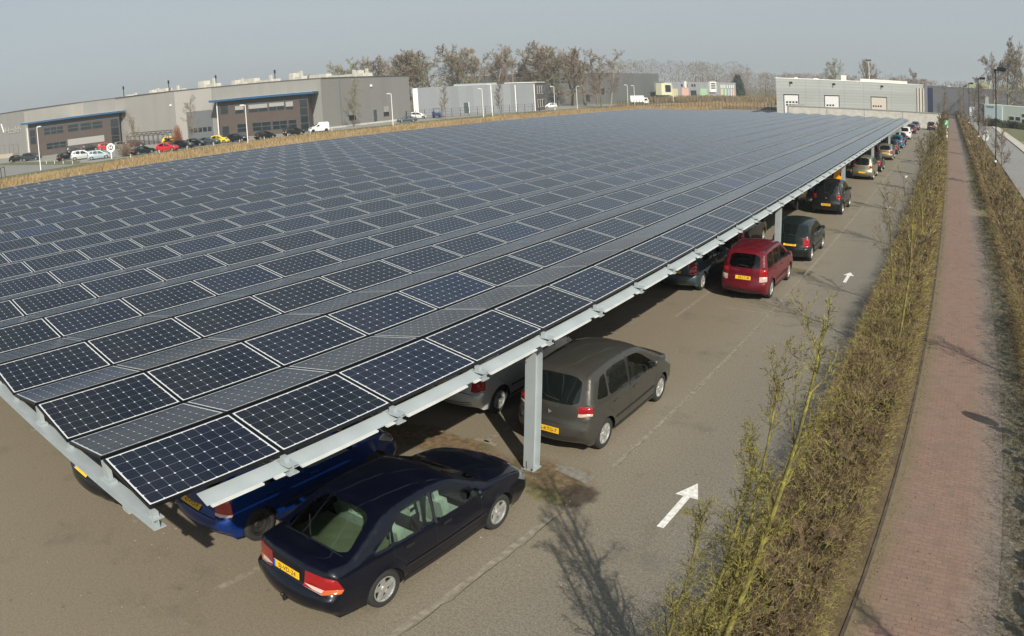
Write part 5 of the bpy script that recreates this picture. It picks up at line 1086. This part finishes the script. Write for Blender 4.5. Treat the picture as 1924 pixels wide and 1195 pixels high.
b = MB(); F7_.box(b,3.4,7.6,8.6,8.95,-6,-3); b.obj('rooflight', MATS['rooflight'], W7)
W8 = bld('low_office', 'low pale green and white office with dark windows at the right edge', 'office'); F8 = Fac((15.6,197.5),(34,188.5)); b = MB(); F8.box(b,0,F8.L,0,4.6,-12,0); b.obj('wall', mat('pale_render', (.52,.56,.50), .8), W8)
F8.part(W8, 'sign_panel', .9, 6.2, 1.0, 4.4, mat('pale_blue_panel', (.50,.60,.60), .5), .25); F8.part(W8, 'entrance', -.9, .6, .2, 4.5, M_TEAL, .12)
for i in range(6): F8.window(W8, 8.2+i*1.9, 9.8+i*1.9, 1.2 if i < 2 else 2.2, 2.2 if i < 2 else 3.0, M_WHITE); 
for i in range(4): F8.window(W8, 12+i*1.9, 13.6+i*1.9, .7, 1.8, M_WHITE)
tm = text_mesh('Vechtdal', .62, .04); tm.materials.append(M_INK); wall_text(tm, F8, 2.6, 4.0, W8, .27)
# concrete wall and upper yard
cw = thing('retaining_wall', 'long pale concrete retaining wall across the end of the car park', 'wall', (0,0,0)); b = MB(); b.box(-27,143.2,0,4.6,143.6,2.75); b.obj('wall_panel', M_CONC, cw)
b = MB(); b.box(-27.2,143.12,2.75,4.7,143.7,2.9); b.obj('coping', mat('grey_coping', (.27,.27,.26), .8), cw)
for i in range(1,5): b = MB(); b.box(-27+i*7.9-.04,143.185,0,-27+i*7.9+.04,143.199,2.74); b.obj('joint', M_GREYFR, cw)
b = MB(); b.box(-27.4,143,.0,-27,160,3.0); b.obj('return_wall', mat('grey_coping', (.27,.27,.26)), cw)
sheet('loading_yard', [(-60,150),(4.6,150),(4.6,247),(-60,247)], .012, M_ROAD)
# ------------------------------------------------------------------ street furniture
def lamp_right(x, y, label):
    t = thing('street_lamp', label, 'street lamp', (x,y,0), 0, 'black street lamps along the brick path'); b = MB(); b.tube((0,0,0),(0,0,1.2),.10,.10,10); b.tube((0,0,1.2),(0,0,8.6),.065,.05,8); b.obj('pole', M_BLACKMETAL, t)
    b = MB(); b.tube((0,0,1.21),(0,0,1.38),.105,.105,10); b.obj('white_band', M_WHITE, t)
    b = MB(); b.box(-.12,-.13,8.55,.95,.13,8.68); b.box(.18,-.17,8.62,1.02,.17,8.86); b.box(-.14,-.08,8.4,.05,.08,8.72); b.obj('lamp_head', M_BLACKMETAL, t); return t
for y, lb in ((63.7,'nearest black street lamp right of the path, its head above the warehouse roofs'),(102.2,'second black street lamp along the path'),(152.4,'third black street lamp along the path'),(208.5,'fourth black street lamp along the path'),(262,'fifth black street lamp, before the far warehouse'),(318,'farthest black street lamp, before the far warehouse')):
    lamp_right(10.68 if y < 250 else 9.9-(y-262)*.03, y, lb)
def lamp_left(x, y, rz, h, label):
    t = thing('street_lamp', label, 'street lamp', (x,y,0), rz, 'white street lamps along the reed strip'); b = MB(); b.tube((0,0,0),(0,0,h),.085,.055,8); b.obj('pole', M_WHITE, t)
    b = MB(); b.tube((0,0,h-.15),(.35,0,h-.02),.04,.04,6); b.box(.25,-.12,h-.05,.95,.12,h+.1); b.obj('lamp_head', M_WHITE, t)
for x, y, rz, h, lb in ((-103.1,35.8,R(20),6.6,'white street lamp at the far left before the left brick office'),(-91.2,66.7,R(200),6.35,'white street lamp before the right brick office'),(-93.7,102.6,R(190),6.4,'white street lamp before the plain grey wall'),(-91.0,128.1,R(190),6.5,'white street lamp before the pale metal hall'),
  (-91.0,131.5,R(190),7.4,'thin white flag mast right beside the lamp before the pale hall'),(-90.1,156.7,R(190),6.5,'white street lamp near the white car and brick house'),(-98.5,183,R(10),6.4,'white street lamp among the bare trees'),(-92.5,209.3,R(190),6.4,'white street lamp by the parked box truck'),(-88.5,196,R(190),6.6,'white street lamp beside the pale birch'),(-100.5,262,R(190),6.4,'white street lamp before the cream window box')): lamp_left(x, y, rz, h, lb)
# octagonal sign
t = thing('octagonal_sign', 'white octagonal sign with a black round emblem on a white post', 'sign', (-104.8,49.0,0), R(-65)); b = MB(); b.tube((0,0,0),(0,0,1.1),.11); b.obj('post', M_WHITE, t)
b = MB(); P8 = [(.74*math.cos(R(22.5+45*i)), .74*math.sin(R(22.5+45*i))) for i in range(8)]
M_ = Matrix(((1,0,0,0),(0,0,-1,0),(0,1,0,1.78),(0,0,0,1))); M_ = Matrix(((0,0,1,0),(1,0,0,0),(0,1,0,1.78),(0,0,0,1)))
t.rotation_euler = (0,0,R(-24)); b.prism(P8, -.05, .05, 0, M_); pl = b.obj('board', M_WHITE, t)
b = MB(); ring = [(  .40*math.cos(2*math.pi*i/24), .40*math.sin(2*math.pi*i/24)) for i in range(24)]; b.prism(ring, .052, .06, 0, M_); b.obj('emblem', M_INK, pl)
b = MB()
for bx in ((-.22,-.23,-.09,.23),(.09,-.23,.22,.23),(-.2,-.05,.2,.06)): b.prism([(bx[0],bx[1]),(bx[2],bx[1]),(bx[2],bx[3]),(bx[0],bx[3])], .0605 if bx[1] < -.1 else .063, .067 if bx[1] < -.1 else .0685, 0, M_)
b.obj('emblem_letter', M_WHITE, pl)
# fences
def fence(a, c, h, n, m, label, mesh_=True, name='fence'):
    F = Fac(a, c); t = thing(name, label, 'fence'); 
    for i in range(n+1): b = MB(); u = F.L*i/n; F.box(b,u-.04,u+.04,0,h,-.04,.04); b.obj('post', m, t)
    b = MB()
    for z in (h-.03, h*.66, h*.33, .08): F.box(b,.05,F.L-.05,z-.015,z+.015,-.01,.01)
    for i in range(n*4): u = F.L*i/(n*4); F.box(b,u-.008,u+.008,.05,h,-.008,.008)
    b.obj('mesh_panel', m, t); return t
fence((-112.5,127),(-100.5,166), 2.1, 16, M_BLACKMETAL, 'dark wire fence before the pale metal hall')
fence((-118,134),(-112.5,127), 2.1, 4, M_BLACKMETAL, 'short dark fence beside the white off-road car')
t = thing('stake_fence', 'row of rusty brown stakes with wire beyond the far end of the carport', 'fence'); ps = [(-92,196),(-72,192),(-38.5,198)]
pts = []
for i in range(2):
    n = 20 if i == 0 else 34
    for k in range(n): f = k/n; pts.append((ps[i][0]*(1-f)+ps[i+1][0]*f, ps[i][1]*(1-f)+ps[i+1][1]*f))
for x, y in pts: b = MB(); b.box(x-.06,y-.06,0,x+.06,y+.06,2.2); b.obj('stake', M_WOOD, t)
b = MB()
for i in range(2):
    for z in (.3,.8,1.3,1.8): b.tube((*ps[i],z),(*ps[i+1],z),.012,.012,4)
b.obj('wire', M_WOOD, t)
hd = MB(); r = random.Random(77)
for i in range(9000):
    f = r.random(); x = -95+f*57; y = 197+8*f*f+r.uniform(0,9); h = r.uniform(.3,.8); d = Vector((r.gauss(0,.15), r.gauss(0,.15), h)); s_ = Vector((r.uniform(.02,.09), 0, 0)); p = Vector((x,y,0)); hd.quad(p-s_,p+s_,p+d+s_*.5,p+d-s_*.5)
tag(hd.obj('rusty_undergrowth', soil('rusty', (.22,.165,.085), (.30,.23,.125), .3)), 'rusty brown undergrowth behind the stake fence', 'undergrowth', kind='stuff')
# signs on the right
t = thing('round_road_sign', 'round road sign seen from behind with a small panel above, beside the far hedge', 'sign', (10.95,87.3,0)); b = MB(); b.tube((0,0,0),(0,0,2.9),.04); b.obj('post', M_GALV, t)
b = MB(); b.lathe([(-.015,.0001),(-.015,.42),(.015,.42),(.015,.0001)], 20, 'Z'); b.v = [(v[0], v[2], v[1]+2.0) for v in b.v]; b.obj('disc', M_GALV2, t); b = MB(); b.box(-.32,-.015,2.5,.32,.015,2.75); b.obj('panel', M_GALV2, t)
t = thing('round_road_sign', 'round road sign with a plate beneath, just outside the right edge, shading the path', 'sign', (10.55,10.95,0), R(4)); b = MB(); b.tube((0,0,0),(0,0,2.95),.035); b.obj('post', M_GALV, t)
b = MB(); b.lathe([(-.015,.0001),(-.015,.32),(.015,.32),(.015,.0001)], 24, 'Z'); b.v = [(v[0], v[2], v[1]+2.62) for v in b.v]; b.obj('disc', M_WHITE, t); b = MB(); b.box(-.22,-.015,1.98,.22,.015,2.24); b.obj('panel', M_WHITE, t)
t = thing('green_sign', 'small bright green sign with a white figure in the left hedge', 'sign', (5.85,112.3,0)); b = MB(); b.tube((0,0,0),(0,0,1.5),.04); b.obj('post', M_GALV2, t); b = MB(); b.box(-.33,-.02,1.6,.33,.02,2.7); o = b.obj('board', mat('sign_green', (.02,.50,.20), .4), t)
b = MB(); b.prism([(-.06,2.5),(.10,2.5),(.10,2.7),(-.06,2.7)],0,.01,0,Matrix(((1,0,0,0),(0,0,-1,-.021),(0,1,0,0),(0,0,0,1)))); b.prism([(-.2,1.65),(-.08,1.65),(.02,2.0),(.14,1.65),(.26,1.65),(.12,2.2),(.2,2.45),(-.12,2.45),(-.22,2.1)],0,.01,0,Matrix(((1,0,0,0),(0,0,-1,-.021),(0,1,0,0),(0,0,0,1)))); b.obj('figure', M_WHITE, o)
t = thing('marker_post', 'white marker post with an orange band beside the green sign', 'post', (5.95,104.,0)); b = MB(); b.tube((0,0,0),(0,0,1.5),.09); b.obj('post', M_WHITE, t)
b = MB(); b.tube((0,0,1.1),(0,0,1.3),.095); b.obj('band', M_ORANGE, t)
t = thing('blue_road_sign', 'pale blue and white sign on a post beside the road in the distance', 'sign', (11.2,150,0)); b = MB(); b.tube((0,0,0),(0,0,2.6),.05); b.obj('post', M_GALV, t); b = MB(); b.box(-.5,-.02,2.6,.5,.02,4.3); b.obj('board', mat('pale_sign', (.5,.6,.65), .5), t)
t = thing('light_mast', 'tall floodlight mast with a crosshead behind the pale warehouse', 'mast', (-22.5,255.7,0), R(5)); b = MB(); b.tube((0,0,0),(0,0,16),.16,.10); b.obj('pole', M_GALV2, t); b = MB(); b.box(-.9,-.2,16,.9,.2,16.25)
for i in range(4): b.box(-.9+i*.5,-.3,15.8,-.6+i*.5,.3,16.35)
b.obj('floodlights', M_BLACKMETAL, t)
# orange boards hanging under the canopy
M_OR = mat('orange_board', (.85,.36,.01), .5)
for i, (x, y, w_, z0, z1, lb) in enumerate(((-1.42,46.2,.66,.66,2.05,'orange signboard with dark marks standing under the roof beside the third post'),(-2.32,44.6,.5,.95,1.9,'smaller orange board in the shade left of the big one'))):
    t = thing('orange_board', lb, 'signboard', (x,y,0), R(3)); b = MB(); b.box(-w_/2,-.03,z0,w_/2,.03,z1); o = b.obj('board', M_OR, t); b = MB(); b.tube((-w_/2+.04,.06,0),(-w_/2+.04,.06,z1),.025); b.tube((w_/2-.04,.06,0),(w_/2-.04,.06,z1),.025); b.obj('leg', M_GALV, t)
    b = MB(); b.box(-w_*.38,-.034,z0+.55,-w_*.12,-.0305,z0+.8); b.obj('marking', M_INK, o); b = MB(); b.box(w_*.15,-.034,z0+.3,w_*.32,-.0305,z0+.5); b.obj('marking', M_INK, o)
# white marker posts by the left road
for i in range(5,18):
    x, y = (-140+i*4.2, 42.6) if i < 9 else (-99.8+(i-9)*.1, 50+(i-9)*5.2); b = MB(); b.box(-.035,-.035,0,.035,.035,.55); o = b.obj('marker_post', M_WHITE); o.location = (x,y,0); tag(o, 'short white marker post at the edge of the lawn by the left car park', 'post', 'short white marker posts by the left car park')
t = thing('barrier', 'low black metal railing at the far left edge', 'railing', (-99,28.0,0), R(-30)); b = MB()
for x in (-2.5,0): b.tube((x,0,0),(x,0,1.5),.05)
b.tube((-2.5,0,1.5),(0,0,1.5),.05); b.obj('frame', M_BLACKMETAL, t)
# forklift and box truck
t = thing('forklift', 'dark blue forklift by the white off-road car', 'forklift', (-110.7,136.0,0), R(-50)); BL = mat('forklift_blue', (.02,.04,.13), .5)
b = MB(); b.box(-.6,-1.2,.3,.6,.9,1.2); b.box(-.55,-1.2,1.2,.55,-.5,1.5); b.obj('body', BL, t)
b = MB(); [b.tube((sx_*.52,y_,1.2),(sx_*.48,y_,2.2),.04) for sx_ in (-1,1) for y_ in (-.9,.6)]; b.box(-.6,-1.0,2.2,.6,.7,2.28); b.obj('cab_roof', BL, t)
b = MB(); b.box(-.45,1.0,.1,-.33,1.15,3.2); b.box(.33,1.0,.1,.45,1.15,3.2); b.box(-.45,1.0,3.1,.45,1.15,3.2); b.box(-.3,1.15,.15,-.18,2.1,.22); b.box(.18,1.15,.15,.3,2.1,.22); b.obj('mast', M_BLACKMETAL, t)
for sx_ in (-1,1):
    for y_ in (-.8,.6): b = MB(); b.lathe([(-.12,.0001),(-.12,.34),(.12,.34),(.12,.0001)], 16); o = b.obj('wheel', M_TYRE, t, True); o.location = (sx_*.55,y_,.34)
t = thing('box_truck', 'white box truck parked before the dark warehouse', 'truck', (-101.5,234,0), R(-55)); t.scale = (.85,.85,.85); b = MB(); b.box(-1.15,-4.6,.9,1.15,1.0,3.5); b.obj('cargo_box', M_WHITE, t)
b = MB(); b.add([(x_,y_,z_) for x_ in (-1.1,1.1) for y_, z_ in ((1.05,.5),(3.0,.5),(3.05,1.5),(2.6,2.6),(1.05,2.7))], [(0,1,2,3,4),(9,8,7,6,5),(0,5,6,1),(1,6,7,2),(2,7,8,3),(3,8,9,4),(4,9,5,0)]); b.obj('cab', M_WHITE, t)
b = MB(); b.add([(-.95,3.0,1.6),(.95,3.0,1.6),(.95,2.68,2.45),(-.95,2.68,2.45)], [(0,1,2,3)]); b.v = [(v[0],v[1]+.03,v[2]+.01) for v in b.v]; b.box(1.1,1.3,1.5,1.115,2.5,2.3); b.box(-1.115,1.3,1.5,-1.1,2.5,2.3); b.obj('window', M_GLASSD, t); b = MB(); b.box(-.9,-4.4,.5,.9,2.9,.9); b.obj('chassis', M_TRIM, t)
for sx_ in (-1,1):
    for y_ in (-3.0,2.0): b = MB(); b.lathe([(-.14,.0001),(-.14,.45),(.14,.45),(.14,.0001)], 18); o = b.obj('wheel', M_TYRE, t, True); o.location = (sx_*.95,y_,.45)
# grass tufts and leaf litter along the path edges
r = random.Random(14); gt = MB()
for i in range(26000):
    y = 1+r.random()**1.8*75; d_ = math.hypot(y-CAM.y, 6); q = r.random()
    x = 5.78+r.gauss(0,.10) if q < .42 else (6.16+abs(r.gauss(0,.06)) if q < .5 else (8.75+r.gauss(0,.25) if q < .9 else r.uniform(8.0,9.2)))
    h = r.uniform(.02,.09)*(1 if q < .42 or q > .5 else .5); w_ = r.uniform(.002,.005)*max(1,d_/9); a = r.uniform(0,3.14); s_ = Vector((math.cos(a)*w_, math.sin(a)*w_, 0)); p = Vector((x,y,.01)); dd = Vector((r.gauss(0,.03), r.gauss(0,.03), h)); gt.add([p-s_,p+s_,p+dd], [(0,1,2)])
tag(gt.obj('grass_tufts', soil('dry_grass', (.14,.135,.045), (.26,.23,.09), 1.3, (.10,.08,.04))), 'short dry grass and moss tufts along both edges of the brick path', 'grass', kind='stuff')
lf = MB()
for i in range(5200):
    y = r.random()**1.5*60; q = r.random(); x = 4.15-abs(r.gauss(0,.28)) if q < .3 else (r.uniform(6.1,7.2) if q < .42 else 8.5+r.gauss(0,.4)); d_ = math.hypot(y-CAM.y,6); s1 = r.uniform(.008,.026)*max(1,d_/14); a = r.uniform(0,6.28)
    lf.add([(x+s1*math.cos(a+k*2.1)*r.uniform(.5,1.3), y+s1*math.sin(a+k*2.1)*r.uniform(.5,1.3), .012+(k==1)*.012) for k in range(3)], [(0,1,2)])
tag(lf.obj('leaf_litter', soil('leaf_litter', (.15,.09,.045), (.28,.20,.11), 9)), 'small brown fallen leaves and twigs along the hedge feet', 'litter', kind='stuff')
# litter on the asphalt
r = random.Random(2); lb = MB()
for i in range(420):
    x = r.uniform(-6,4); y = r.uniform(-1,26); s_ = r.uniform(.006,.018); a = r.uniform(0,3); lb.add([(x+s_*math.cos(a+k*2.1)*r.uniform(.6,1.3), y+s_*math.sin(a+k*2.1)*r.uniform(.6,1.3), .008+(k==1)*.006) for k in range(3)], [(0,1,2)])
tag(lb.obj('litter', mat('litter_pale', (.42,.36,.26), .9)), 'tiny pale grit and leaf scraps scattered on the asphalt', 'litter', kind='stuff')

# ------------------------------------------------------------------ the air: faint even haze
b = MB(); b.box(-3290,-3290,-1.2,3290,3290,34)
hm = bpy.data.materials.new('haze_air'); hm.use_nodes = True; n = hm.node_tree; n.nodes.remove(n.nodes['Principled BSDF'])
pv = n.nodes.new('ShaderNodeVolumePrincipled'); pv.inputs['Color'].default_value = (.86,.90,.93,1); pv.inputs['Density'].default_value = .0005; pv.inputs['Anisotropy'].default_value = .2
n.links.new(pv.outputs[0], n.nodes['Material Output'].inputs['Volume']); o = b.obj('haze', hm); o['kind'] = 'stuff'
